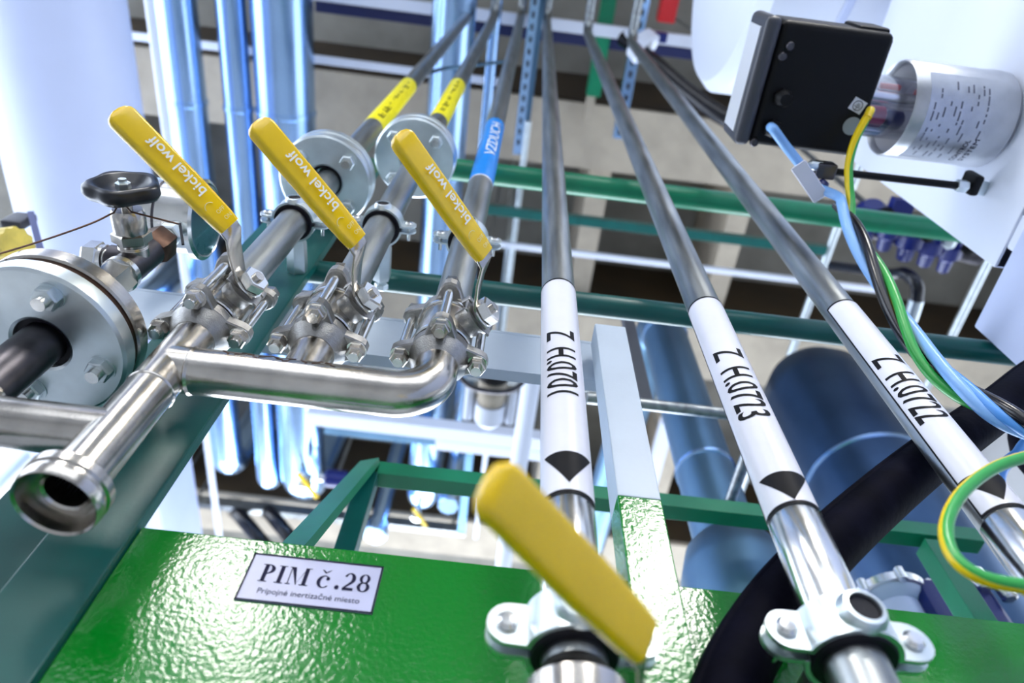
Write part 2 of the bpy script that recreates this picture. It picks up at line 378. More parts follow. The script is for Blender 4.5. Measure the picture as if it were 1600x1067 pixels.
# manifold: welded stainless assembly below the valves
t = Thing('pipe_manifold', 'stainless welded pipe manifold with an open end and a swept elbow below three valves', 'pipe', (VX['1'], YP, .394))
x1 = VX['1']; ZM = .575
mb = MB().tube([(x1, YP, .41), (x1, YP, .655)], PR, 32, caps=False)
t.part('main_pipe', mb, 'stainless')
t.part('cross_pipe', MB().tube(fillet([(x1 + .002, YP, ZM), (VX['3'], YP, ZM), (VX['3'], YP, .655)], .062, 14), PR + .0012, 32), 'stainless')
t.part('branch_pipe', MB().tube([(VX['2'], YP, ZM), (VX['2'], YP, .655)], PR, 32), 'stainless')
t.part('side_pipe', MB().tube([(x1, YP, .470), (-1.0, YP, .470)], PR, 32), 'stainless')
for z in (.535, .632): t.part('weld_bead', MB().lathe((x1, YP, z), EZ, [(PR, -.0022), (PR + .0009, -.001), (PR + .0012, 0), (PR + .0009, .001), (PR, .0022)], 32, caps=False), 'stainless')
for x in (VX['2'], VX['3']): t.part('weld_bead', MB().lathe((x, YP, .636), EZ, [(PR, -.0022), (PR + .0012, 0), (PR, .0022)], 32, caps=False), 'stainless')
t.part('weld_bead', MB().lathe((x1 + .0215, YP, ZM), EX, [(PR + .001, 0), (PR + .0028, .002), (PR + .001, .005)], 32, caps=False), 'stainless')
mb = MB().lathe((x1, YP, .390), EZ, [(.0165, .03), (.0165, .010), (.0185, .008), (.0200, .012), (.0275, .012), (.0295, -.004), (.0315, -.006), (.0330, -.003), (.0335, .003), (.0318, .005), (.0318, .008), (.0335, .010), (.0335, .018), (.0310, .020), (.0228, .028)], 40, caps=False)
t.part('end_ferrule', mb, 'stainless', label='open threaded pipe end')
t.part('bore', MB().lathe((x1, YP, .396), EZ, [(.0166, .006), (.0164, .05), (.0001, .05)], 32, caps=False), 'dark_void')
mb = MB()                       # marker scribble along the top of the cross pipe
for i in range(9):
    xx = -.262 + i * .0125; pts = []
    for j in range(7):
        u = j / 6; a = math.radians(4 + 22 * (u if i % 2 else 1 - u) + 3 * math.sin(i * 2.1 + j)); rr_ = PR + .0013
        pts.append((xx + .010 * u + .002 * math.sin(j * 2 + i), YP - rr_ * math.cos(a), ZM + rr_ * math.sin(a)))
    mb.tube(pts, .0006, 5)
t.part('marker_writing', mb, 'brass_brown')

def bolt(mb, nb, p, axis, L, r):
    p = V(p); a = unit(axis); mb.cyl(p - a * .004, p + a * (L + .004), r, 12)
    nb.hexa(p - a * .009, a, r * 1.75, .008); nb.hexa(p + a * (L + .001), a, r * 1.75, .008)
def lever(th, c, sv, hv, s0, s1, h0, h1, roll, hw=.0152, ht=.0064, strip_w=.0125, printed=True):
    """flat steel lever with a yellow sleeve; sv stem direction, hv lever direction"""
    c = V(c); zz = EZ
    def pt(s_, h_): return c + sv * s_ + hv * h_
    def fr(r): r = math.radians(r); return unit(zz * math.cos(r) + sv * math.sin(r)), unit(sv * math.cos(r) - zz * math.sin(r))
    ks = [(s0, -.012, 0), (s0, .004, 0), (s0 + .004, .014, 4), (s0 + (s1 - s0) * .55, h0 * .62, roll * .5), (s1 - .003, h0 - .008, roll * .9), (s1, h0 + .004, roll), (s1, h0 + .03, roll)]
    A, B = zip(*[fr(k_[2]) for k_ in ks])
    th.part('lever', MB().sweep([pt(a, b) for a, b, _ in ks], A, B, [strip_w] * len(ks), [.0021] * len(ks), 3), 'stainless')
    N = 12; hs = [h0 + (h1 - h0) * i / N for i in range(N + 1)] + [h1 + .004, h1 + .0075, h1 + .0095]
    sc = [.95] + [1.0] * N + [.93, .70, .32]
    A, B = fr(roll); s2 = s1 + .004
    pts = [pt(s1 + (s2 - s1) * min(1, (h - h0) / (h1 - h0)), h) for h in hs]
    slv = th.part('handle_sleeve', MB().sweep(pts, [A] * len(hs), [B] * len(hs), [hw * q * (.88 + .12 * min(1, max(0, (h - h0) / .05))) for q, h in zip(sc, hs)], [ht * q for q in sc], 6), 'yellow_plastic')
    if not printed: return
    o = pt(s1 + .001, h0) + B * (ht + .0004)
    # print reads from the lever towards the tip
    U = hv; Wd = np.cross(B, U)
    mb = MB(); text_plane(mb, 'bickel wolf', o + hv * .040 + Wd * -.0055 + sv * .0022 + B * .0004, unit(U + sv * .029), Wd, .0165, .070, .014)
    th.part('brand_print', mb, 'white_ink', slv)
    mb = MB(); text_plane(mb, 'OFF', o + hv * .016 + Wd * .003 + B * .0004, Wd * -1, U, .006, .0105); text_plane(mb, 'ON', o + hv * .007 + Wd * .001 + B * .0004, Wd * -1, U, .006, .0085)
    pa = [o + hv * (.026 + .005 * math.cos(q)) + Wd * (.004 + .006 * math.sin(q)) + B * .0004 for q in np.linspace(-1.2, 1.6, 8)]
    mb.tube(pa, .0004, 4); th.part('position_print', mb, 'pale_ink', slv)
def ball_valve(label, x, z, rot, s1, h0, h1, roll=32, y=YP):
    c = V(x, y, z); a = math.radians(45 - rot); sv = V(math.cos(a), -math.sin(a), 0); hv = V(-math.sin(a), -math.cos(a), 0)
    t = Thing('ball_valve', label, 'valve', (x, y, z - .06))
    mb = MB().lathe(c - EZ * .04, EZ, [(.0225, 0), (.0305, .008), (.0325, .016), (.0325, .064), (.0305, .072), (.0225, .08)], 36)
    t.part('valve_body', mb, 'stainless')
    for k in (-.028, .028): t.part('seal_ring', MB().lathe(c + EZ * k, EZ, [(.0327, -.003), (.0342, -.002), (.0342, .002), (.0327, .003)], 36, caps=False), 'bright_steel')
    D = .0415
    for k, nm in ((-.048, 'lower_flange'), (.034, 'upper_flange')):
        pts = []
        for i in range(4):
            base = i * 90
            for q in (-70, -35, 0, 35, 70): pts.append((D * math.cos(math.radians(base)) + .0115 * math.cos(math.radians(base + q)), D * math.sin(math.radians(base)) + .0115 * math.sin(math.radians(base + q))))
            for q in (30, 45, 60): pts.append((.0335 * math.cos(math.radians(base + q)), .0335 * math.sin(math.radians(base + q))))
        o = c + EZ * k; lo = [o + EX * px + EY * py for px, py in pts]
        fl = MB().loft([[o + (p - o) * .95 for p in lo], [p + EZ * .0018 for p in lo], [p + EZ * .0122 for p in lo], [o + EZ * .014 + (p - o) * .95 for p in lo]])
        s_ = -1 if k < 0 else 1
        fl.lathe(o + EZ * (.007 + s_ * .006), EZ * s_, [(.033, 0), (.030, .006), (.0255, .014), (.0225, .018)], 32)
        t.part(nm, fl, 'cast_steel')
    for i in range(4):
        an = math.radians(90 * i); p = c + V(math.cos(an) * D, math.sin(an) * D, -.048)
        b_ = MB(); nb = MB(); n2 = MB(); b_.cyl(p - EZ * .016, p + EZ * .108, .0056, 14); nb.hexa(p - EZ * .0105, EZ, .0102, .0095); n2.hexa(p + EZ * .097, EZ, .0102, .0095)
        b_.lathe(p - EZ * .001, EZ, [(.0056, -.0005), (.0112, 0), (.0112, .0012), (.0056, .0015)], 18)
        bo = t.part('bolt', b_, 'bright_steel'); t.part('nut', nb, 'stainless', bo); t.part('nut', n2, 'stainless', bo)
    # stem boss with stop plate, nut and lever
    st = MB().cyl(c + sv * .02, c + sv * .046, .0165, 24); st.cyl(c + sv * .046, c + sv * .0485, .021, 24)
    t.part('stem_boss', st, 'cast_steel')
    mb = MB()
    for q in (-1, 1): mb.box(c + sv * .045 + hv * .018 * q + EZ * .012, (.012, .008, .010), (sv, hv, EZ), bev=.002)
    mb.box(c + sv * .0475, (.003, .042, .026), (sv, hv, EZ), bev=.001); t.part('stop_plate', mb, 'cast_steel')
    t.part('stem', MB().cyl(c + sv * .04, c + sv * .0715, .0058, 16), 'stainless')
    t.part('washer', MB().lathe(c + sv * .0525, sv, [(.006, 0), (.0160, .0002), (.0165, .0012), (.0160, .0022), (.006, .0024)], 28), 'bright_steel')
    t.part('stem_nut', MB().hexa(c + sv * .0552, sv, .0160, .0125, EZ), 'bright_steel')
    lever(t, c, sv, hv, .0507, s1, h0, h1, roll)
    return t
ball_valve('ball valve with yellow handle on the leftmost pipe, beside the black handwheel', VX['1'], ZV, 0, .089, .058, .196)
ball_valve('ball valve with yellow handle in the middle of the three above the manifold', VX['2'], ZV, 2, .094, .055, .196)
ball_valve('ball valve with yellow handle directly above the swept manifold elbow', VX['3'], ZV, 4, .097, .057, .198)

# risers 1-3 above the valves
r1 = riser('riser_pipe', 'grey riser pipe with the lower yellow tape, leftmost above the valves', VX['1'], ZV + .05, top=4.0)
r2 = riser('riser_pipe', 'grey riser pipe with the upper yellow tape beside the blue taped one', VX['2'], ZV + .05, top=3.9)
r3 = riser('riser_pipe', 'grey riser pipe marked with blue tape', VX['3'], ZV + .05, top=4.1)
def ytape(t, x, za, zb, seed):
    o = tape(t, x, za, zb, 'yellow_tape', 'yellow_tape'); rnd = random.Random(seed); mb = MB(); polys = []; w = .03
    while w < (zb - za) - .05:
        for u0 in (-26, -12) if rnd.random() < .35 else (-20,):
            hh = rnd.choice([8, 11, 14]); polys.append(([(u0, w), (u0 + hh, w), (u0 + hh, w + .010), (u0, w + .010)], [(0, 1, 2, 3)]))
            if rnd.random() < .5: polys.append(([(u0 + hh, w), (u0 + hh + 5, w), (u0 + hh + 5, w + .03), (u0 + hh, w + .03)], [(0, 1, 2, 3)]))
        w += rnd.choice([.022, .03, .05])
    cyl_print(mb, polys, (x, YP), PR + .0009, math.degrees(math.atan2(-YP, -x)), za); t.part('tape_marks', mb, 'ink', o)
ytape(r1, VX['1'], zpx(578, 200), zpx(624, 133), 3)
ytape(r2, VX['2'], zpx(672, 190), zpx(702, 133), 7)
zb0, zb1 = zpx(747, 290), zpx(766, 198)
o = tape(r3, VX['3'], zb0, zb1, 'blue_tape', 'blue_tape')
o2 = tape(r3, VX['3'], zb0 - .004, zb0, 'label_white', 'tape_edge')
a, fs, wid = text2d('VZDUCH'); mb = MB(); L = (zb1 - zb0) * .60
cyl_print(mb, [([( 24 - y * 82, (zb1 - zb0) * .30 + x / wid * L) for x, y in a], fs)], (VX['3'], YP), PR + .001, math.degrees(math.atan2(-YP, -VX['3'])) + 12, zb0); r3.part('tape_lettering', mb, 'white_ink', o)

# pipes with white labels
def label_pipe(name, label, x, code, zs, z0, zl0, zl1, zt0, zt1, za0, za1, cover, rot, top):
    t = riser(name, label, x, zs, top=top)
    t.part('polished_section', MB().lathe((x, YP, z0), EZ, [(PR, 0), (PR + .0004, .001), (PR + .0004, zl0 - z0 - .002), (PR, zl0 - z0 - .001)], 36, caps=False), 'bright_steel')
    ph = math.degrees(math.atan2(-YP, -x)); rr = PR + .0008
    n = 40; a0, a1 = cover; mb = MB(); vs = []
    for i in range(n + 1):
        an = math.radians(ph + a0 + (a1 - a0) * i / n); vs += [(x + rr * math.cos(an), YP + rr * math.sin(an), zl0), (x + rr * math.cos(an), YP + rr * math.sin(an), zl1)]
    mb.add(vs, [(2 * i, 2 * i + 2, 2 * i + 3, 2 * i + 1) for i in range(n)])
    lab = t.part('pipe_label', mb, 'label_white')
    pr_ = MB(); polys = [([(a0, zl0 - zl0), (a1, 0), (a1, .0035), (a0, .0035)], [(0, 1, 2, 3)]), ([(a0, zl1 - zl0 - .0035), (a1, zl1 - zl0 - .0035), (a1, zl1 - zl0), (a0, zl1 - zl0)], [(0, 1, 2, 3)]), ([(a0 - 4, 0), (a0 + 1.0, 0), (a0 + 1.0, zl1 - zl0), (a0 - 4, zl1 - zl0)], [(0, 1, 2, 3)])]
    cyl_print(pr_, polys, (x, YP), rr + .0003, ph, zl0); t.part('label_border', pr_, 'ink', lab)
    pr_ = MB(); cyl_print(pr_, [([(rot - 56, za1 - zl0), (rot + 4, za0 - zl0), (rot + 66, za1 - zl0)], [(0, 1, 2)])], (x, YP), rr + .0003, ph, zl0); t.part('flow_arrow', pr_, 'ink', lab)
    a, fs, wid = text2d(code, .012); pr_ = MB(); L = zt1 - zt0
    cyl_print(pr_, [([(rot - 42 + y * 118, (zt1 - zl0) - xx / wid * L) for xx, y in a], fs)], (x, YP), rr + .0003, ph, zl0); t.part('label_lettering', pr_, 'ink', lab)
    return t
label_pipe('labelled_pipe', 'upright pipe left of the white post, white label Z H.0701', .0765, 'Z  H.0701', .292, .33, zpx(885, 772, .39), zpx(872, 437, .39), zpx(885, 617, .39), zpx(880, 517, .39), zpx(885, 757, .39), zpx(885, 708, .39), (-88, 88), 2, 4.05)
tb = label_pipe('labelled_pipe', 'upright pipe in the middle of three, white label Z H.0723', .2725, 'Z  H.0723', -.6, .36, zpx(1235, 792, .393), zpx(1098, 468, .393), zpx(1170, 655, .393), zpx(1135, 548, .393), zpx(1225, 786, .393), zpx(1215, 742, .393), (-70, 95), 14, 3.75)
label_pipe('labelled_pipe', 'rightmost upright pipe behind the wire loop, white label Z H.0722', .4725, 'Z  H.0722', -.6, .36, zpx(1545, 803, .40), zpx(1315, 480, .40), zpx(1440, 665, .40), zpx(1383, 566, .40), zpx(1550, 795, .40), zpx(1525, 752, .40), (-30, 100), 26, 3.6)

# clamps ------------------------------------------------------------
def clamp(label, x, z, r=PR, y=YP, stand=None, k=1.0, group=None):
    t = Thing('pipe_clamp', label, 'clamp', (x, y, z - .012), group)
    H = .0125 * k
    t.part('rubber_lining', MB().lathe((x, y, z), EZ, [(r, -H - .002), (r + .005 * k, -H - .002), (r + .006 * k, -H), (r + .006 * k, H), (r + .005 * k, H + .002), (r, H + .002)], 36, caps=False), 'rubber')
    for s in (-1, 1):                      # front and back half bands with ears
        ri, ro = r + .0058 * k, r + .0088 * k; out = []; inn = []
        for i in range(25):
            a = math.radians(-90 * s - 82 + 164 * i / 24) if s == 1 else math.radians(90 - 82 + 164 * i / 24)
            out.append((x + ro * math.cos(a), y + ro * math.sin(a))); inn.append((x + ri * math.cos(a), y + ri * math.sin(a)))
        poly = out + inn[::-1]
        mb = MB()
        vs = [(px, py, z - H) for px, py in poly] + [(px, py, z + H) for px, py in poly]; n = len(poly); h = n // 2; fs = []
        for i in range(h - 1):
            fs += [(i, i + 1, n - 2 - i, n - 1 - i), (n + i, n + i + 1, 2 * n - 2 - i, 2 * n - 1 - i), (i, i + 1, n + i + 1, n + i), (n - 1 - i, n - 2 - i, 2 * n - 2 - i, 2 * n - 1 - i)]
        fs += [(0, n - 1, 2 * n - 1, n), (h - 1, h, n + h, n + h - 1)]
        mb.add(vs, fs)
        for e in (-1, 1):
            yy = y - s * .0045 * k; xa = x + e * (r + .006 * k); pts = []
            L = .023 * k; hw = H * .98
            pl = [(0, -hw), (L - hw, -hw)] + [(L - hw + hw * math.cos(q), hw * math.sin(q)) for q in np.linspace(-math.pi / 2, math.pi / 2, 11)][1:-1] + [(L - hw, hw), (0, hw)]
            mb.loft([[(xa + e * u, yy - .0014 * k, z + w) for u, w in pl], [(xa + e * u, yy + .0014 * k, z + w) for u, w in pl]])
        t.part('front_band' if s == 1 else 'rear_band', mb, 'zinc', sharp=40)
    for e in (-1, 1):
        xs = x + e * (r + .018 * k)
        mb = MB().cyl((xs, y - .009 * k, z), (xs, y + .02 * k, z), .0026 * k, 10); mb.lathe((xs, y - .0062 * k, z), -EY, [(.006 * k, 0), (.006 * k, .0016 * k), (.004 * k, .0034 * k), (.0001, .0036 * k)], 16)
        t.part('clamp_screw', mb, 'bright_steel')
    yb = y - r - .0085 * k
    mb = MB().lathe((x, yb, z), -EY, [(.0135 * k, -.003), (.0128 * k, .001 * k), (.0110 * k, .0040 * k), (.0088 * k, .0044 * k), (.0082 * k, .001 * k), (.0082 * k, -.001)], 28, caps=False)
    t.part('threaded_boss', mb, 'zinc'); t.part('boss_hole', MB().lathe((x, yb - .001, z), -EY, [(.0082 * k, .0020 * k), (.0081 * k, .0012), (.0001, .001)], 20, caps=False), 'dark_void')
    if stand:
        y0 = y + r + .008 * k; mb = MB().hexa((x, y0, z), EY, .0155, (stand - y0) * .78, EZ); t.part('hex_spacer', mb, 'zinc')
        t.part('spacer_stud', MB().cyl((x, y0, z), (x, stand, z), .006, 12).hexa((x, stand - .010, z), EY, .011, .009), 'zinc')
    return t
clamp('zinc pipe clamp with black rubber on the leftmost valve pipe', VX['1'], .985, stand=.518)
clamp('zinc pipe clamp with black rubber on the middle valve pipe', VX['2'], 1.005, stand=.518)
clamp('zinc pipe clamp with black rubber on the blue taped pipe', VX['3'], .985, stand=.518)
clamp('large blurred pipe clamp at the foot of the pipe labelled Z H.0701', .0765, .318, stand=.499, k=1.3)
clamp('large pipe clamp at the foot of the pipe labelled Z H.0723', .2725, .338, stand=.499, k=1.3)
# near lever below the camera's left clamp
def near_valve():
    x, z = .0765, .245
    t = Thing('ball_valve', 'blurred ball valve with large yellow handle close to the camera below its clamp', 'valve', (x, YP, z - .06)); c = V(x, YP, z)
    a = math.radians(45); sv = V(math.cos(a), -math.sin(a), 0); hv = V(-math.sin(a), -math.cos(a), 0)
    t.part('valve_body', MB().lathe(c - EZ * .05, EZ, [(.0225, 0), (.033, .012), (.034, .08), (.0225, .095)], 32), 'stainless')
    t.part('stem', MB().cyl(c + sv * .02, c + sv * .068, .006, 14), 'stainless')
    t.part('stem_nut', MB().hexa(c + sv * .0552, sv, .0138, .0105, EZ), 'bright_steel')
    lever(t, c, sv, hv, .0507, .082, .056, .180, 32, printed=False)
near_valve()

# flange pairs on risers 1 and 2, and the big one at the left edge ---
def flange_pair(name, label, x, z, R=.078, y=YP, g=.006, th=.019, bolts=45, top_mat='zinc', bore=PR + .006, nb=4):
    t = Thing(name, label, 'flange', (x, y, z - th))
    t.part('lower_disc', MB().lathe((x, y, z - g / 2), -EZ, [(bore, 0), (R - .002, 0), (R, .002), (R, th - .003), (R - .003, th), (bore + .012, th), (bore + .003, th), (bore, th - .002)], 64, caps=False, closed=True), 'zinc')
    t.part('gasket', MB().lathe((x, y, z - g / 2), EZ, [(bore, 0), (R - .004, 0), (R - .004, g), (bore, g)], 48, caps=False, closed=True), 'brass_brown')
    t.part('upper_disc', MB().lathe((x, y, z + g / 2), EZ, [(bore - .006, 0), (R - .002, 0), (R, .002), (R, th - .003), (R - .003, th), (bore - .006, th)], 64, caps=False, closed=True), top_mat)
    t.part('bore_shadow_ring', MB().lathe((x, y, z - g / 2 - th + .006), EZ, [(PR, 0), (bore, .0), (bore, .008), (PR, .008)], 40, caps=False, closed=True), 'rubber')
    for i in range(nb):
        a = math.radians(bolts + 360 / nb * i); p = V(x + math.cos(a) * R * .72, y + math.sin(a) * R * .72, z)
        b_ = MB().cyl(p - EZ * (th + .022), p + EZ * (th + .02), .0068, 14); n_ = MB().hexa(p - EZ * (th + .014), EZ, .0128, .0108); n2 = MB().hexa(p + EZ * (th + .003), EZ, .0128, .0105)
        n_.lathe(p - EZ * (th + .0045), EZ, [(.007, 0), (.0145, 0), (.0145, .0018), (.007, .0018)], 20)
        bo = t.part('bolt', b_, 'bright_steel'); t.part('nut', n_, 'zinc', bo); t.part('nut', n2, 'zinc', bo)
    return t
flange_pair('pipe_flange', 'round zinc flange pair on the leftmost riser behind the middle yellow handle', VX['1'] - .004, 1.185)
flange_pair('pipe_flange', 'round zinc flange pair on the middle riser behind the right yellow handle', VX['2'] - .006, 1.375)
X0 = -.446
flange_pair('pipe_flange', 'large bolted flange pair cut by the left edge, below the needle valve', X0, .615, R=.083, th=.021, g=.007, bolts=20, top_mat='stainless')
t = Thing('stub_pipe', 'dark steel pipe entering the large flange at the left edge', 'pipe', (X0, YP, -.4)); t.part('pipe_body', MB().cyl((X0, YP, .50), (X0, YP, .64), PR, 28), 'dark_steel')
t.part('lower_pipe', MB().cyl((X0, YP, -.4), (X0, YP, .445), PR * .9, 24), 'stainless'); 
t.part('collar', MB().lathe((X0, YP, .49), EZ, [(PR, 0), (PR + .002, .004), (PR + .002, .012), (PR, .014)], 28), 'stainless')

# needle valve with handwheel, pressure switch and wire --------------
t = Thing('needle_valve', 'needle valve with black handwheel on top of the large flange', 'valve', (X0, YP, .643)); c = V(X0 - .004, YP, .79)
t.part('hex_adapter', MB().hexa((c[0], YP, .642), EZ, .0225, .115, V(1, -1, 0), ch=.06), 'bright_steel')
t.part('tee_body', MB().cyl(c - EZ * .034, c + EZ * .034, .0195, 24).lathe(c, -EX, [(.018, -.01), (.018, .03)], 20), 'dark_steel')
t.part('ring', MB().lathe(c - EZ * .036, EZ, [(.018, -.006), (.0222, -.004), (.0222, .004), (.018, .006)], 28), 'bright_steel')
t.part('side_thread', MB().lathe(c - EX * .03, -EX, [(.0125, 0)] + [(r_, .002 * i) for i, r_ in enumerate([.0135, .012] * 5)] , 20), 'bright_steel')
t.part('side_nut', MB().hexa(c - EX * .040, -EX, .0205, .020, EZ).lathe(c - EX * .034, -EX, [(.014, 0), (.0175, .002), (.0175, .007)], 24), 'bright_steel')
t.part('dark_nut', MB().hexa(c + EZ * .034, EZ, .0235, .038, V(1, -.4, 0)), 'brass_brown')
t.part('outlet_pipe', MB().cyl(c + EZ * .068, c + EZ * .125, .011, 20).hexa(c + EZ * .085, EZ, .016, .014), 'zinc')
t.part('bonnet', MB().lathe(c, -EY, [(.0172, 0), (.0172, .020), (.0165, .021), (.0172, .022), (.0165, .023), (.0172, .024), (.0172, .027)], 32).hexa(c - EY * .027, -EY, .0225, .014, EZ).lathe(c - EY * .040, -EY, [(.0185, 0), (.0190, .002), (.0190, .024), (.0165, .029), (.009, .029)], 32), 'stainless')
t.part('stem', MB().cyl(c - EY * .066, c - EY * .098, .0062, 16), 'stainless')
wc = c - EY * .094; rings = []
for r_, h_, am in ((.010, -.010, 0), (.026, -.011, .2), (.0365, -.009, 1), (.0405, -.002, 1), (.0395, .006, 1), (.0355, .0095, 1), (.030, .0085, .3), (.024, .002, 0), (.012, -.001, 0), (.0001, -.001, 0)):
    rings.append([wc - EY * h_ + (EX * math.cos(q) + EZ * math.sin(q)) * r_ * (1 + .075 * am * math.cos(5 * q + .6)) for q in np.linspace(0, 2 * math.pi, 60, endpoint=False)])
wh = t.part('handwheel', MB().loft(rings), 'black_wheel', sharp=60)
t.part('wheel_nut', MB().hexa(wc - EY * -.001, -EY, .0085, .009, EZ).cyl(wc - EY * .005, wc - EY * .012, .0045, 14), 'zinc', wh)
wpts = spline([P(-40, 408, Y=.33), P(60, 378, Y=.335), P(140, 350, Y=.335), P(178, 332, Y=.33)], 6)
st = c - EY * .080
wpts += [st + (EX * math.cos(q) + EZ * math.sin(q)) * .0078 for q in np.linspace(2.6, 2.6 - 5.6, 14)]
wpts += spline([P(205, 331, Y=.335), P(240, 340, Y=.34), P(279, 350, Y=.345)], 5)
t.part('safety_wire', MB().tube(wpts, .0011, 8), 'brass_brown', label='twisted rusty safety wire')
t.part('wire_tag', MB().bar(P(281, 349, Y=.345), P(286, 382, Y=.345), .003, .0015, EY), 'black_plastic')
gc = V(X0 + .01, YP + .005, .955)
t = Thing('pressure_gauge', 'silver round pressure gauge seen from the side behind the left yellow handle', 'gauge', gc - EZ * .06)
t.part('gauge_case', MB().lathe(gc - EX * .085, EX, [(.030, 0), (.045, .006), (.052, .012), (.052, .080)], 48), 'bright_steel')
t.part('case_seam', MB().lathe(gc - EX * .050, EX, [(.0521, 0), (.0532, .001), (.0532, .003), (.0521, .004)], 48, caps=False), 'dark_steel')
t.part('bezel', MB().lathe(gc - EX * .006, EX, [(.052, 0), (.058, .002), (.058, .009), (.053, .012), (.050, .008), (.050, .002)], 48, caps=False), 'bright_steel')
t.part('dial', MB().lathe(gc + EX * .000, EX, [(.050, 0), (.050, .001)], 48), 'display_white')
t.part('dial_glass', MB().lathe(gc + EX * .004, EX, [(.0505, 0), (.0505, .002)], 48), 'lens_glass')
mb = MB()
for i in range(9):
    q = math.radians(-135 + 270 * i / 8); d = V(0, math.sin(q), math.cos(q)); mb.bar(gc + EX * .0014 + d * .036, gc + EX * .0014 + d * .044, .0016, .0004, EX)
mb.bar(gc + EX * .0016 - V(0, .3, .9) * .008, gc + EX * .0016 + V(0, -.5, .85) * .032, .002, .0005, EX); t.part('dial_marks', mb, 'ink')

# ------------------------------------------------------------------ right: cabinet, vessel and flow transmitter
CXP = .80
t = Thing('white_cabinet', 'white sheet metal cabinet stack at the right edge', 'cabinet', (1.1, .0, -1.5))
t.part('upper_case', MB().box((1.15, -.04, 1.455), (.70, .87, .71), bev=.004), 'white_bright')
t.part('case_lip', MB().box((1.15, -.04, 1.11), (.694, .866, .02), bev=.002), 'white_sheet')
t.part('gap_filler', MB().box((1.16, -.1, 1.088), (.66, .7, .022)), 'dark_void')  # dark block filling the slot between the cases
t.part('lower_case', MB().box((1.15, .04, .90), (.70, .91, .36), bev=.004), 'white_sheet')
t.part('lower_door', MB().box((1.146, .04, -.395), (.70, .91, 2.205), bev=.004), 'white_sheet')
t.part('corner_angle', MB().box((.815, .33, 1.10), (.02, .06, .05), bev=.004), 'white_bright')
t = Thing('white_vessel', 'large white insulated vessel above the black transmitter box', 'vessel', (1.3, -.02, 1.72))
vc = V(.53, -.10, 2.30)
t.part('shell', MB().lathe(vc, EX, [(.30, -.02), (.44, .0), (.47, .03), (.47, 1.5), (.3, 1.56)], 64), 'white_bright')
t.part('seam_band', MB().lathe(vc + EX * .19, EX, [(.471, 0), (.477, .004), (.477, .02), (.471, .024)], 64, caps=False), 'white_sheet')
bx0, bx1, by0, by1, bz = .357, .560, .078, .270, 1.20
t = Thing('flow_transmitter', 'black transmitter box with pale display and clear tube, mounted by a silver cup', 'transmitter', (.46, .17, bz))
t.part('housing', MB().box(((bx0 + bx1) / 2 + .012, (by0 + by1) / 2, bz + .045), (bx1 - bx0 - .024, by1 - by0, .09), bev=.012, seg=3), 'black_plastic')
t.part('display_frame', MB().box((bx0 + .012, (by0 + by1) / 2, bz + .045), (.026, by1 - by0 + .006, .096), bev=.010, seg=3), 'grey_plastic')
t.part('display_window', MB().box((bx0 - .001, (by0 + by1) / 2, bz + .047), (.004, by1 - by0 - .03, .064), bev=.001), 'display_white')
t.part('cover_ridge', MB().box((bx1 - .03, by0 + .005, bz + .05), (.05, .02, .07), bev=.005), 'black_plastic')
def onbox(px, py, dz=0.): q = P(px, py, Z=bz - dz); return q
for px, py in ((1234, 72), (1222, 88), (1178, 222)):
    q = onbox(px, py); t.part('cover_screw', MB().lathe(q, -EZ, [(.007, -.004), (.007, .004), (.0055, .006), (.0001, .006)], 16), 'dark_steel')
for i, (px, py) in enumerate(((1222, 152), (1206, 200))):
    q = onbox(px, py); g = t.part('cable_gland', MB().hexa(q + EZ * .004, -EZ, .0150, .014, V(1, .3, 0)).lathe(q - EZ * .010, -EZ, [(.0125, 0)] + [(.0125 if j % 2 else .0118, .001 * j) for j in range(1, 9)] + [(.009, .012)], 20), 'black_plastic')
q = onbox(1340, 165); a = math.radians(20); u = V(math.cos(a), math.sin(a), 0); w = V(-math.sin(a), math.cos(a), 0)
stk = t.part('earth_sticker', MB().box(q - EZ * .0004, (.023, .020, .0006), (u, w, EZ)), 'display_white')
mb = MB().tube([q - EZ * .0008 + (u * math.cos(r) + w * math.sin(r)) * .0076 for r in np.linspace(0, 6.283, 25)[:-1]], .0006, 5, closed=True)
for d, L in ((-.002, .005), (.0004, .0035), (.0026, .002)): mb.bar(q - EZ * .0009 - w * d - u * L, q - EZ * .0009 - w * d + u * L, .0009, .0003, EZ)
mb.bar(q - EZ * .0009 + w * .002, q - EZ * .0009 + w * .0074, .0009, .0003, EZ); t.part('earth_symbol', mb, 'ink', stk)
q = onbox(1331, 197); t.part('round_plug', MB().lathe(q, -EZ, [(.0145, -.001), (.0145, .0006), (.0001, .0008)], 28), 'sticker_grey')
q = onbox(1360, 172); t.part('earth_terminal', MB().lathe(q, -EZ, [(.004, -.003), (.0062, .0), (.0062, .004), (.003, .006), (.0001, .006)], 16), 'zinc')
cc = V(.622, .196, 1.268)
cup = MB().lathe(cc, EX, [(.072, .015), (.0735, .004), (.076, .0), (.0785, .004), (.0785, .13), (.0800, .150), (.0785, .168), (.070, .178), (.03, .178)], 64, caps=False)
cp = t.part('mounting_cup', cup, 'cup_steel')
t.part('cup_reflection_lining', MB().lathe(cc, EX, [(.072, .012), (.072, .10), (.0001, .10)], 48, caps=False), 'display_white')  # white lining stands in for reflections inside the steel cup
t.part('clear_tube', MB().lathe(cc - EX * .066, EX, [(.047, 0), (.050, .004), (.050, .10), (.044, .10), (.044, .0)], 48, caps=False), 'clear_plastic')
for yy, zz in ((-.022, -.034), (.034, -.02), (.0, .04)): t.part('tie_rod', MB().cyl(cc + V(-.066, yy, zz), cc + V(.06, yy, zz), .0085, 16), 'bright_steel')
t.part('red_indicator', MB().box(cc + V(-.024, -.036, -.022), (.034, .010, .012), bev=.003), 'red_plastic')
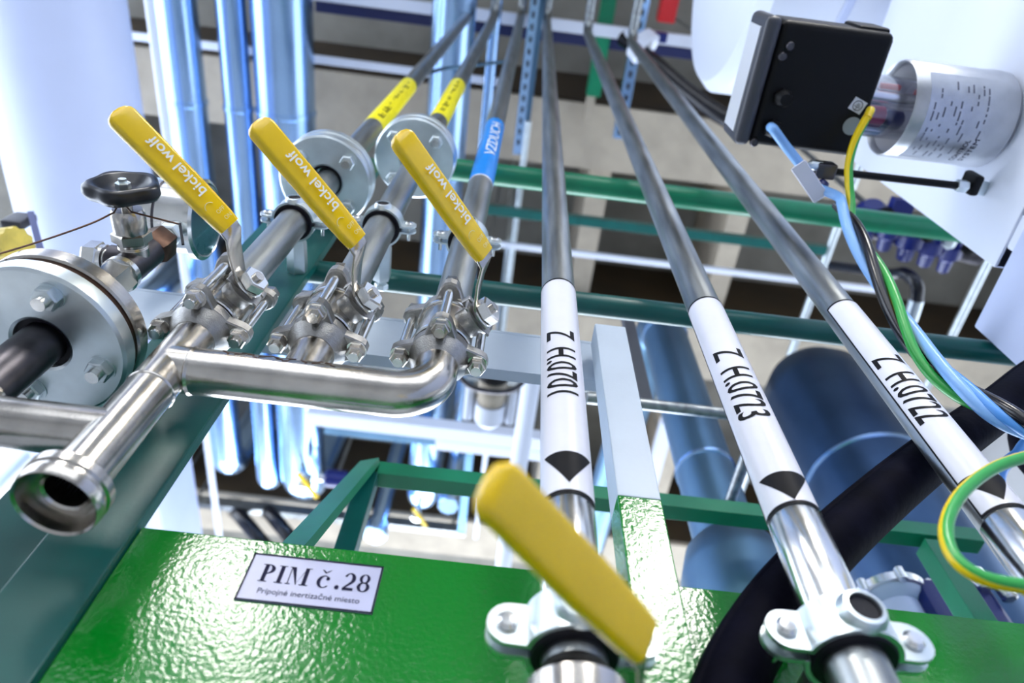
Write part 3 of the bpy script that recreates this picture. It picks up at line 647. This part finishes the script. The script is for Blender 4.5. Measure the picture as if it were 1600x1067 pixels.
t.part('red_indicator', MB().box(cc + V(.03, -.030, -.020), (.018, .014, .014), bev=.003), 'red_plastic')
t.part('float', MB().lathe(cc + V(-.044, .012, -.018), EX, [(.010, 0), (.016, .004), (.016, .026), (.010, .030)], 24), 'pink_plastic')
t.part('magnet', MB().lathe(cc + V(-.010, .014, -.018), EX, [(.010, 0), (.014, .003), (.014, .024), (.010, .028)], 24), 'blue_plastic')
# print on the cup: plate with small lines and larger lettering
def on_cup(x, deg, dr=.0006): q = math.radians(deg); return V(cc[0] + x, cc[1] + math.cos(q) * (.0785 + dr), cc[2] + math.sin(q) * (.0785 + dr))
mb = MB(); n = 16
mb.add([on_cup(x_, -150 + 120 * i / n, .0005) for i in range(n + 1) for x_ in (.022, .132)], [(2 * i, 2 * i + 2, 2 * i + 3, 2 * i + 1) for i in range(n)])
pl = t.part('rating_plate', mb, 'cup_steel', cp)
rnd = random.Random(5); mb = MB()
for row in range(11):
    x_ = .030 + row * .0085; d = -140 + rnd.random() * 6
    while d < -48:
        L = rnd.choice([3, 5, 8, 11])
        if not (-78 < d < -40 and row > 7) and rnd.random() < .62: 
            for j in range(2):
                d0 = d + L * j / 2; mb.add([on_cup(x_, d0, .0009), on_cup(x_ + .0026, d0, .0009), on_cup(x_ + .0026, d0 + L / 2, .0009), on_cup(x_, d0 + L / 2, .0009)], [(0, 1, 2, 3)])
        d += L + rnd.choice([1.5, 3, 8])
t.part('plate_small_print', mb, 'ink_grey', cp)
mb = MB()
for s_, x_, h_, d0 in (('CONTROL', .110, .0125, -38), ('SYSTEM', .124, .0125, -40)):
    a_, fs_, wid = text2d(s_)
    mb.add([on_cup(x_ + (1 - y_) * h_ * .0 - y_ * h_ * .95, d0 - xx / wid * 36, .0010) for xx, y_ in a_], fs_)
t.part('plate_lettering', mb, 'ink_navy', cp)
# brace rod from box to cabinet
ra, rb = P(1300, 268, Z=1.165), P(1505, 291, Z=1.165)
t = Thing('brace_rod', 'thin black brace rod between transmitter box and white cabinet', 'rod', ra)
t.part('rod', MB().cyl(ra, rb, .0062, 14), 'black_plastic')
t.part('clevis', MB().box(ra + V(-.012, 0, .004), (.034, .026, .026), bev=.004), 'dark_steel')
t.part('clevis_screw', MB().lathe(ra + V(-.03, -.006, 0), -EX, [(.008, -.01), (.008, .008), (.005, .012)], 16), 'zinc')
t.part('hanger_stud', MB().cyl(ra + V(-.012, .0, .0), ra + V(-.012, .0, .035), .006, 12), 'zinc')
t.part('blue_knob', MB().lathe(ra + V(-.014, .012, -.012), EY, [(.004, 0), (.010, .004), (.011, .014), (.006, .022)], 20), 'blue_plastic')
t.part('lock_nut', MB().hexa(rb - EX * .012, EX, .0105, .018, EZ), 'zinc')
t.part('end_bracket', MB().box(rb + V(.018, -.004, .012), (.016, .034, .04), bev=.005), 'black_plastic')
t.part('bracket_foot', MB().bar(rb + V(.02, 0, .02), V(.801, rb[1] + .01, rb[2] + .04), .024, .005, EZ), 'zinc')
# cables
def striped(pts, r, n=16, tw=.25):
    pts = [V(p) for p in pts]; mb = MB(); m = len(pts); T = [unit(pts[min(i + 1, m - 1)] - pts[max(i - 1, 0)]) for i in range(m)]; u, _ = perp(T[0]); rings = []
    for i in range(m):
        u = unit(u - T[i] * u.dot(T[i])); w = np.cross(T[i], u); rings.append([pts[i] + (u * math.cos(2 * math.pi * j / n + tw * i) + w * math.sin(2 * math.pi * j / n + tw * i)) * r for j in range(n)])
    mb.loft(rings, caps=False); mb.m = [0 if (k % n) < n * .5 else 1 for k in range(len(mb.f))]; return mb
core = spline([P(1296, 296, Z=1.13), P(1318, 335, Z=1.07), P(1352, 395, Z=.98), P(1398, 480, Z=.87), P(1452, 565, Z=.77), P(1530, 628, Z=.69), P(1612, 668, Z=.64), P(1720, 715, Z=.6), V(.82, .40, .56)], 10)
m_ = len(core); T = [unit(core[min(i + 1, m_ - 1)] - core[max(i - 1, 0)]) for i in range(m_)]; u, _ = perp(T[0]); FR = []
for i in range(m_): u = unit(u - T[i] * u.dot(T[i])); FR.append((u, np.cross(T[i], u)))
def strand(ph, R, turns, i0=0):
    return [core[i] + (FR[i][0] * math.cos(ph + turns * 2 * math.pi * i / m_) + FR[i][1] * math.sin(ph + turns * 2 * math.pi * i / m_)) * R * min(1, (i + 4) / 12) for i in range(i0, m_)]
q0 = onbox(1206, 200, .022)
pre = spline([q0 - EZ * -.006, q0 - EZ * .012, P(1226, 226, Z=1.165), P(1248, 254, Z=1.15), P(1276, 292, Z=1.14)], 6)
t = Thing('sensor_cable', 'light blue sensor cable with white tag, twisted into the bundle', 'cable', q0)
t.part('cable_body', MB().tube(spline(pre[::3] + strand(0.3, .0085, 2.3)[4::4], 4), .0078, 14), 'light_blue_cable')
tg = (P(1265, 284, Z=1.135)); d = unit(P(1288, 318, Z=1.135) - P(1242, 250, Z=1.135)); n_ = unit(-tg); sd = np.cross(n_, d)
t.part('white_tag', MB().box(tg + n_ * .012, (.074, .028, .006), (d, sd, n_), bev=.003), 'label_white')
eq = onbox(1360, 172, .006)
pe = spline([eq, eq + V(-.006, .006, -.012), P(1338, 215, Z=1.165), P(1326, 262, Z=1.14), P(1330, 320, Z=1.09)], 6)
t = Thing('earth_cable', 'yellow and green striped earth wire from transmitter, twisted into the bundle', 'cable', eq)
t.part('cable_body', striped(spline(pe[::3] + strand(2.6, .0095, 2.3)[14::4], 4), .0066, 16, .06), ['yellow_cable', 'green_cable'])
t.part('terminal_lug', MB().tube([eq, eq + V(-.004, .004, -.008), eq + V(-.009, .010, -.018)], [.0055, .0068, .0062], 12), 'yellow_plastic')
single('black_wire', MB().tube(strand(4.3, .0085, 2.3, 5), .0078, 14), 'black_cable', 'glossy black wire in the twisted bundle beside the rightmost pipe', 'cable')
single('blue_wire', MB().tube(strand(5.6, .0080, 2.3, 30), .0062, 14), 'blue_cable', 'mid blue wire in the lower half of the twisted bundle', 'cable')
lp = spline([V(.82, .335, .62), P(1720, 700, Y=.345), P(1640, 706, Y=.345), P(1560, 728, Y=.345), P(1505, 768, Y=.345), P(1479, 818, Y=.345), P(1488, 866, Y=.345), P(1530, 900, Y=.345), P(1600, 916, Y=.345), P(1700, 922, Y=.345), V(.82, .34, .40)], 8)
single('earth_wire_loop', striped(lp, .0052, 16, .02), ['green_cable', 'yellow_cable'], 'yellow and green striped wire looping in front of the rightmost pipe', 'cable')
single('blue_wire_loop', MB().tube(spline([V(.82, .46, .62), P(1640, 690, Y=.50), P(1588, 712, Y=.52), P(1562, 740, Y=.53), P(1568, 785, Y=.53), P(1610, 830, Y=.52), V(.82, .45, .44)], 8), .008, 14), 'blue_cable', 'bright blue cable bending behind the wire loop at the right edge', 'cable')
# black rubber hose behind the labelled pipes
hp = spline([V(1.25, .85, .93), V(.88, .64, .92), P(1640, 585, Y=.495), P(1545, 650, Y=.47), P(1440, 728, Y=.466), P(1330, 822, Y=.4655), P(1245, 908, Y=.4655), P(1185, 985, Y=.4655), P(1140, 1070, Y=.4655), P(1105, 1180, Y=.4655)], 10)
t = Thing('rubber_hose', 'thick black rubber hose curving behind the two right labelled pipes', 'hose', hp[-1])
t.part('hose_body', MB().tube(hp, .0262, 28), 'hose_rubber')
o_ = unit(V(-.45, -.55, .75)); t.part('hose_ridge', MB().tube([p + unit(o_ - unit(hp[min(i + 1, len(hp) - 1)] - hp[max(i - 1, 0)]) * o_.dot(unit(hp[min(i + 1, len(hp) - 1)] - hp[max(i - 1, 0)]))) * .0252 for i, p in enumerate(hp)], .0035, 8), 'hose_rubber')

# ------------------------------------------------------------------ overhead pipes running away
PZ = 3.8
def overhead(label, x, r, yend, bands=(), m='aluminium', y0=-3.2):
    t = Thing('insulated_pipe', label, 'pipe', (x, y0, PZ))
    pts = fillet([(x, y0, PZ), (x, yend - r, PZ), (x, yend - r, ZC - .01)], r * 1.6, 12)
    t.part('pipe_jacket', MB().tube(pts, r, 40), m)
    for yb in bands: t.part('jacket_seam', MB().lathe((x, yb, PZ), EY, [(r, 0), (r + .006, .002), (r + .006, .022), (r, .026)], 40, caps=False), m)
    return t
overhead('outer thin silver insulated pipe overhead next to the pale duct', -1.755, .105, 3.62, (.98, 2.2))
overhead('slim silver insulated pipe overhead, second from the pale duct', -1.478, .074, 3.70, (.98, 2.3))
overhead('thickest silver insulated pipe overhead, left of the middle flange', -1.228, .150, 3.80, (.97, 2.6))
overhead('silver insulated pipe overhead behind the two yellow tapes', -.382, .108, 3.74, (1.2, 2.6))
barY('overhead_conduit', 'white_bright', 'thin white conduit overhead along the left silver pipe', 'conduit', (250, 100), (335, 800), .022, ends=(-3, 4.3), Z=3.55)
barY('overhead_conduit', 'aluminium', 'narrow bright silver tube overhead left of the blue taped pipe', 'conduit', (776, 10), (708, 730), .030, ends=(-3, 3.3), Z=3.985)
barY('overhead_conduit', 'white_bright', 'white rod overhead ending near the small instrument', 'conduit', (767, 644), (755, 745), .016, ends=(2.0, 3.5), Z=3.4)
barY('overhead_conduit', 'zinc', 'slim grey conduit overhead running behind the rightmost pipe', 'conduit', (1322, 300), (1205, 650), .024, ends=(-1.0, 3.4), Z=3.7)
barY('overhead_conduit', 'zinc', 'slim grey conduit overhead beside the lower white cabinet', 'conduit', (1533, 430), (1440, 620), .024, ends=(-.2, 3.6), Z=3.7)
barY('overhead_conduit', 'zinc', 'thin bright rod overhead between blue tape and first labelled pipe', 'conduit', (816, 286), (788, 480), .018, ends=(.9, 3.2), Z=3.9)
# drain valves under the far pipe ends
def drain(label, px, py, z, k=1.):
    c = P(px, py, Z=z); t = Thing('drain_valve', label, 'valve', c)
    t.part('valve_body', MB().lathe(c, EZ, [(.02 * k, -.06 * k), (.05 * k, -.05 * k), (.05 * k, -.02 * k), (.03 * k, 0), (.03 * k, .1)], 20), 'bright_steel')
    t.part('yellow_lever', MB().bar(c + V(-.03 * k, -.12 * k, -.06 * k), c + V(.09 * k, .08 * k, -.06 * k), .035 * k, .014, EZ, .004), 'yellow_plastic')
drain('small drain valve with yellow lever under the thickest silver pipe', 478, 752, 3.63)
drain('small drain valve with yellow lever at the end of the pipe near green corner', 652, 803, 3.67, .8)
def cap(label, px, py, z, r):
    c = P(px, py, Z=z); t = Thing('capped_pipe', label, 'pipe', c)
    t.part('pipe_body', MB().cyl(c + EZ * .02, V(c[0], c[1], ZB if 4.35 < c[1] < 4.77 else ZC), r * .72, 28), 'aluminium')
    t.part('end_cap', MB().lathe(c, EZ, [(r * .9, 0), (r, .01), (r, .10), (r * .72, .12)], 36), 'aluminium')
cap('capped silver pipe hanging just above the green plate near the sign', 585, 838, 3.5, .082)
cap('capped silver pipe hanging beside the small yellow drain lever', 700, 792, 3.5, .070)
# steel frame around the ceiling opening
fz = 4.12; a_, b_ = P(285, 782, Z=fz), P(727, 828, Z=fz)
t = Thing('opening_frame', 'grey steel angle frame around the far pipe opening', 'frame', a_)
t.part('front_angle', MB().box(((a_[0] + b_[0]) / 2, (a_[1] + b_[1]) / 2, fz), (b_[0] - a_[0], .05, .09)), 'galvanised')
t.part('side_angle', MB().box((b_[0] - .03, b_[1] - .5, fz), (.06, 1.0, .09)), 'aluminium_dull')
t.part('frame_hanger', MB().cyl((a_[0] + .1, a_[1], fz), (a_[0] + .1, a_[1], ZC), .012, 10), 'galvanised'); t.part('frame_hanger', MB().cyl((b_[0] - .1, b_[1], fz), (b_[0] - .1, b_[1], ZC), .012, 10), 'galvanised')
# pale duct at upper left
t = Thing('round_duct', 'huge pale lavender insulated duct at the upper left', 'duct', (-2.03, -2, 2.55))
dc = V(-1.897, 0, 3.02)
t.part('duct_shell', MB().lathe(dc - EY * 3, EY, [(.28, 0), (.28, 4.46), (.27, 4.56), (.235, 4.63), (.17, 4.68), (.12, 4.72), (.0001, 4.73)], 64), 'white_sheet')
t.part('duct_seam', MB().lathe(dc - EY * .6, EY, [(.281, 0), (.286, .003), (.286, .02), (.281, .023)], 64, caps=False), 'white_sheet')
t.part('outlet_pipe', MB().tube(fillet([dc + V(-.12, 1.55, 0), dc + V(-.12, 2.1, 0), dc + V(-.12, 2.1, ZC - 3.03)], .22), .09, 32), 'aluminium')
t = Thing('flat_duct', 'white rectangular sheet duct seen past the green column', 'duct', (-2.2, 3.4, 3.3))
t.part('duct_casing', MB().box((-2.42, 3.6, 3.62), (.76, 2.2, .5), bev=.006), 'white_sheet')
for x_ in (-2.16, -2.3): t.part('casing_seam', MB().box((x_, 3.6, 3.366), (.012, 2.2, .012)), 'wall_paint')
for y_ in (2.9, 4.2): t.part('duct_hanger', MB().cyl((-2.4, y_, 3.86), (-2.4, y_, ZC), .01, 8), 'galvanised')
# yellow ribbed plug at the left edge
yc = P(12, 386, Y=.62); t = Thing('ribbed_plug', 'yellow ribbed plug with grey lever at the left edge', 'plug', yc)
ring = [(.034 * (1 + (.06 if i % 4 < 2 else -.03)) * math.cos(2 * math.pi * i / 48), .034 * (1 + (.06 if i % 4 < 2 else -.03)) * math.sin(2 * math.pi * i / 48)) for i in range(48)]
ax = unit(V(.9, -.3, -.2)); t.part('ribbed_cap', MB().prism(ring, yc - ax * .035, EZ - ax * EZ.dot(ax), ax, .06), 'yellow_box')
t.part('grey_lever', MB().box(P(30, 345, Y=.64), (.045, .02, .055), bev=.006), 'grey_plastic'); t.part('blue_strap', MB().bar(P(48, 332, Y=.63), P(66, 400, Y=.63), .012, .006, EY), 'blue_plastic')

# ------------------------------------------------------------------ ceiling rails, struts and fittings
def strut(label, a, b, z, along, w=.05, m='aluminium', ends=None, name='strut_channel', slot=True):
    p, q = P(*a, Z=z), P(*b, Z=z); t = Thing(name, label, 'rail', p)
    if along == 'X':
        y = (p[1] + q[1]) / 2; x0, x1 = ends or (p[0], q[0]); c = ((x0 + x1) / 2, y, z); t.part('channel', MB().box(c, (x1 - x0, w, w), bev=.004), m)
        if slot: t.part('channel_slot', MB().box((c[0], y, z - w / 2), (x1 - x0, w * .36, .006)), 'dark_void')
    else:
        x = (p[0] + q[0]) / 2; y0, y1 = ends or (p[1], q[1]); c = (x, (y0 + y1) / 2, z); t.part('channel', MB().box(c, (w, y1 - y0, w), bev=.004), m)
        if slot:
            n = int((y1 - y0) / .06)
            for i in range(n): t.part('slot_hole', MB().box((x, y0 + (i + .5) * .06, z - w / 2), (w * .3, .03, .004)), 'dark_void')
    for f in (.12, .88):
        hx, hy = (x0 + (x1 - x0) * f, y) if along == 'X' else (x, y0 + (y1 - y0) * f)
        on = any(b0 < hy < b0 + w_ for b0, w_ in ((-.66, .4), (.86, .4), (2.27, .42), (4.35, .42)))
        t.part('hanger_rod', MB().cyl((hx, hy, z + w / 2), (hx, hy, ZB if on else ZC), .007, 8), 'galvanised')
    return t
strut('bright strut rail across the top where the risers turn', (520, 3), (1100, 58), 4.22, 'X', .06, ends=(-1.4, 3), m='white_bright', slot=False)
strut('navy bar for the shadow line below the top bright rail', (600, 25), (1000, 72), 4.32, 'X', .055, ends=(-1.2, 1.0), m='navy_shadow', slot=False)  # shadow under the bright rail, built as a dark bar
strut('long white conduit rail across in front of the first dark beam', (400, 78), (760, 128), 4.16, 'X', .04, ends=(-3.2, -.1), m='white_bright', slot=False)
strut('perforated strut overhead left of the first labelled pipe', (828, 20), (806, 300), 4.05, 'Y', .05, ends=(-.6, 1.12))
strut('plain grey strut overhead next to the perforated strut', (838, 60), (822, 200), 4.12, 'Y', .04, m='aluminium_dull', ends=(.1, 1.1), slot=False)
strut('short perforated strut beside the white junction fitting', (1000, 10), (977, 170), 4.0, 'Y', .06, ends=(-.5, .95))
strut('green painted strut overhead between the two right labelled pipes', (947, 20), (932, 120), 4.3, 'Y', .08, m='green_mid', ends=(-.6, .80), slot=False)
strut('narrow green strut across below the thick green tube', (720, 322), (1170, 375), 3.7, 'X', .05, m='green_dark', ends=(-.25, 1.75), slot=False)
strut('slim white conduit rail across below the narrow green strut', (790, 375), (1560, 482), 3.75, 'X', .032, m='white_bright', ends=(-.4, 2.2), slot=False)
strut('cream strut stub between the right pipes under the first beam', (926, 140), (912, 215), 4.3, 'Y', .05, m='concrete_beige', ends=(.55, .95), slot=False)
strut('short white conduit beside the vertical insulated riser', (1046, 672), (1006, 768), 3.7, 'Y', .08, m='white_bright', ends=(2.6, 4.2), slot=False)
strut('red painted strut at the top right of the ceiling rails', (1047, 0), (1036, 42), 4.2, 'Y', .09, m='red_plastic', ends=(-.5, .36), slot=False)
strut('thin white conduit rail running right from the white fitting', (1050, 62), (1180, 82), 4.0, 'X', .045, m='aluminium', ends=(.86, 1.7), slot=False)
strut('white cable tray rail across the far ceiling behind the elbow', (520, 658), (842, 682), 3.4, 'X', .09, m='white_bright', ends=(-1.05, .45), slot=False)
strut('blue grey cable tray floor across the far ceiling', (700, 686), (842, 694), 3.60, 'X', .10, m='aluminium_dull', ends=(-1.0, .45), slot=False)
strut('second white cable tray rail nearer the green corner frame', (700, 692), (842, 708), 3.4, 'X', .07, m='white_bright', ends=(-.28, .45), slot=False)
strut('grey rail across the far ceiling above the white tray', (400, 505), (860, 640), 4.06, 'X', .05, m='galvanised', ends=(-2.4, 1.4), slot=False)
c = P(1000, 68, Z=4.0); t = Thing('junction_fitting', 'white plastic junction fitting at the top of the rightmost pipe', 'fitting', c); d = unit(V(.75, .5, -.5))
t.part('bell', MB().lathe(c - d * .05, d, [(.02, -.05), (.03, 0), (.085, .04), (.09, .10), (.075, .11), (.03, .07)], 32), 'white_bright')
t.part('inner_ring', MB().lathe(c + d * .02, d, [(.045, 0), (.045, .03), (.02, .035)], 24), 'display_white'); t.part('blue_clip', MB().box(c + V(.10, -.04, .02), (.07, .05, .05), bev=.008), 'blue_plastic')
single('black_hose', MB().tube(spline([P(975, 60, Z=4.1), P(1015, 92, Z=3.9), P(1070, 140, Z=3.75), P(1140, 188, Z=3.6), P(1230, 220, Z=3.5)], 6), .042, 16), 'black_cable', 'smooth black hose running from the ceiling to behind the transmitter', 'hose')
single('thin_hose', MB().tube(spline([P(628, 150, Y=.437), P(655, 122, Y=.437), P(690, 108, Y=.437), P(725, 104, Y=.437), P(790, 96, Y=.437)], 6), .006, 10), 'aluminium_dull', 'thin grey hose bridging between the two yellow taped pipes', 'hose')
# small instrument, U pipe and green corner frame in the middle distance
c = P(768, 615, Z=2.3); t = Thing('small_instrument', 'small white and beige instrument hanging behind the manifold elbow', 'instrument', c)
t.part('beige_body', MB().lathe(c, -EY, [(.05, -.04), (.055, -.03), (.055, .06), (.05, .07)], 28), 'concrete_beige')
t.part('black_head', MB().lathe(c - EY * .07, -EY, [(.05, 0), (.062, .01), (.062, .03), (.045, .05)], 28), 'black_plastic')
t.part('white_foot', MB().lathe(c + EY * .04, EY, [(.06, 0), (.06, .08), (.045, .10)], 28), 'white_bright')
for s in (-1, 1): t.part('white_post', MB().cyl(c + V(.085 * s, -.02, 0), c + V(.085 * s, .13, 0), .018, 14), 'white_bright')
t.part('mounting_stem', MB().cyl(c + EZ * .03, V(c[0], c[1], ZC), .012, 10), 'zinc')
t.part('instrument_cable', MB().tube(spline([P(715, 585, Z=2.25), P(740, 606, Z=2.22), P(790, 612, Z=2.22), P(818, 595, Z=2.25), P(828, 560, Z=2.3)], 6), .010, 10), 'dark_steel')
zu = 2.5; up_ = fillet([P(520, 505, Z=zu), P(838, 545, Z=zu), P(822, 545, Z=zu) * 0 + V(P(838, 545, Z=zu)[0], 3.2, zu)], .16)
single('bent_pipe', MB().tube(up_, .040, 24), 'white_bright', 'white bent pipe behind the pipe elbow and the small instrument', 'pipe')
t = Thing('corner_frame', 'small green welded corner frame standing behind the plate', 'frame', P(575, 740, Y=.9) * V(1, 1, 0))
a_ = P(578, 742, Y=.9); zt = .985 + .02
t.part('top_bar', MB().box(((a_[0] + .95) / 2, .9, zt), (.95 - a_[0], .034, .034), bev=.002), 'green_mid')
t.part('front_leg', MB().box((a_[0], .9, (zt - 1.5) / 2 + .008), (.034, .034, zt + 1.5), bev=.002), 'green_dark')
t.part('far_leg', MB().box((.845, .9, (zt - 1.5) / 2 - .01), (.040, .040, zt + 1.46), bev=.002), 'green_mid')
t.part('diagonal_brace', MB().bar(a_ + V(0, -.03, .0), P(440, 880, Y=.62), .034, .012, V(-.3, -1, .3)), 'green_mid')
# vertical insulated riser, blue grey tank and flanged nozzle at right
t = Thing('insulated_riser', 'blue grey insulated riser standing behind the middle labelled pipe', 'pipe', (.552, 1.1, -1.5))
t.part('pipe_jacket', MB().tube(fillet([(.552, 1.1, -1.5), (.552, 1.1, 2.16), (.552, 2.9, 2.5)], .12), .070, 36), 'aluminium_dull')
for z_ in (1.36, 2.03): t.part('jacket_seam', MB().lathe((.552, 1.1, z_), EZ, [(.070, 0), (.074, .002), (.074, .012), (.070, .014)], 36, caps=False), 'aluminium')
t.part('valve_dome', MB().lathe((.552, 1.1, 1.05), EZ, [(.11, -.3), (.115, -.02), (.11, .0), (.095, .05), (.07, .08)], 36), 'aluminium_dull')
t = Thing('insulated_tank', 'large dark blue grey insulated tank behind the rightmost labelled pipe', 'tank', (1.17, 1.32, -1.5))
t.part('tank_shell', MB().lathe((1.17, 1.32, -1.5), EZ, [(.19, 0), (.19, 3.58), (.185, 3.66), (.15, 3.73), (.0001, 3.75)], 56), 'tank_blue')
t.part('tank_seam', MB().lathe((1.17, 1.32, 1.66), EZ, [(.19, 0), (.194, .003), (.194, .012), (.19, .015)], 56, caps=False), 'aluminium')
c = P(1392, 938, Y=1.12); t = Thing('clamped_nozzle', 'silver clamped nozzle lid just above the plate beside the green leg', 'nozzle', c)
t.part('lid', MB().lathe(c - EZ * .3, EZ, [(.05, 0), (.05, .27), (.066, .28), (.072, .29), (.072, .305), (.066, .315), (.03, .325)], 40), 'white_sheet')
t.part('clamp_ring', MB().lathe(c - EZ * .012, EZ, [(.072, 0), (.078, .002), (.078, .02), (.072, .022)], 40, caps=False), 'bright_steel')
for q in (205, 262, 318): t.part('clamp_bolt', MB().cyl(c + V(math.cos(math.radians(q)) * .08, math.sin(math.radians(q)) * .08, -.016), c + V(math.cos(math.radians(q)) * .08, math.sin(math.radians(q)) * .08, .012), .009, 12), 'bright_steel')
c = P(1530, 925, Y=1.05); t = Thing('union_fitting', 'dark blue union fitting with silver bolts low behind the rightmost pipe', 'fitting', c)
t.part('union_body', MB().box(c + V(-.04, .05, -.05), (.16, .10, .16), bev=.02), 'blue_plastic')
for i, (dx, dz) in enumerate(((-.03, .05), (.01, .02), (.05, .0))): t.part('union_bolt', MB().lathe(c + V(dx, -.01, dz - .02), EZ, [(.010, 0), (.016, .004), (.016, .045), (.010, .05)], 16), 'bright_steel')
tp = (P(979, 493, Y=.8) + P(1009, 632, Y=.8)) / 2; za_, zb_ = P(1009, 632, Y=.8)[2], P(979, 493, Y=.8)[2]
t = Thing('thin_post', 'thin dark slanting bracket post between white post and insulated riser', 'post', (tp[0], .8, za_))
t.part('post_bar', MB().box((tp[0], .8, (za_ + zb_) / 2), (.026, .02, zb_ - za_)), 'grey_plastic')
t.part('cross_rail', MB().cyl((tp[0] - .12, .8, za_), (.552, .8, za_), .012, 14), 'galvanised'); t.part('rail_arm', MB().cyl((.552, .8, za_), (.552, 1.035, za_), .012, 14), 'galvanised')
# blue valve cluster under the cabinet
base = P(1420, 375, Z=2.3); t = Thing('valve_cluster', 'dark blue cluster of small valves below the white cabinet edge', 'valve', base)
for i, (px, py, r_) in enumerate(((1355, 345, .05), (1385, 362, .045), (1418, 378, .05), (1450, 388, .045), (1480, 398, .04))):
    q = P(px, py, Z=2.3); t.part('valve_block', MB().lathe(q - EY * .06, unit(V(.25, 1, .3)), [(r_ * .6, 0), (r_, .02), (r_, .07), (r_ * .6, .09), (r_ * .5, .14)], 20), 'blue_plastic')
    t.part('valve_knob', MB().lathe(q + V(.02, -.05, -.05), -EZ, [(.012, 0), (.022, .004), (.022, .02), (.010, .026)], 14), 'zinc' if i % 2 else 'black_plastic')
t.part('cluster_rail', MB().cyl(P(1330, 352, Z=2.36), P(1530, 402, Z=2.36), .03, 16), 'dark_steel')
t.part('blue_bracket', MB().box(P(1408, 322, Z=2.25), (.07, .05, .04), bev=.004), 'blue_plastic')
t.part('cluster_hanger', MB().cyl(P(1420, 376, Z=2.36), V(base[0], base[1], ZC), .012, 10), 'galvanised')
c = P(1405, 430, Z=2.2); t = Thing('elbow_hose', 'black bent hose with a silver end under the valve cluster', 'hose', c)
hpts = spline([P(1395, 428, Z=2.3), P(1415, 428, Z=2.25), P(1432, 445, Z=2.2), P(1432, 470, Z=2.2)], 6)
t.part('hose_bend', MB().tube(hpts, .022, 14), 'black_cable'); t.part('hose_end', MB().tube([P(1432, 468, Z=2.2), P(1422, 500, Z=2.2)], .024, 14), 'zinc'); t.part('hose_feed', MB().tube([P(1395, 428, Z=2.3), P(1300, 415, Z=2.6)], .02, 12), 'black_cable')
# small blue and grey fittings by the far opening
c = P(525, 748, Z=3.6); t = Thing('blue_actuator', 'small blue actuator by the far pipe ends', 'actuator', c)
t.part('actuator_body', MB().lathe(c, EX, [(.03, -.08), (.06, -.06), (.06, .06), (.03, .08)], 20), 'blue_plastic'); t.part('actuator_stem', MB().cyl(c + EX * -.12, c - EX * .05, .03, 14), 'bright_steel'); t.part('hanger_rod', MB().cyl(c, V(c[0], c[1], ZC), .01, 10), 'galvanised')
for i, (xa, lb) in enumerate(((400, 'left black slanted band beyond the green plate'), (450, 'right black slanted band beyond the green plate'))):
    single('black_band', MB().tube(spline([P(xa - 34, 800, Z=4.42), P(xa - 30, 800, Z=4.1), P(xa, 835, Z=3.9), P(xa + 60, 905, Z=3.8)], 6), .055, 16), 'black_cable', lb, 'hose')  # black tubes forming two slanted dark bands
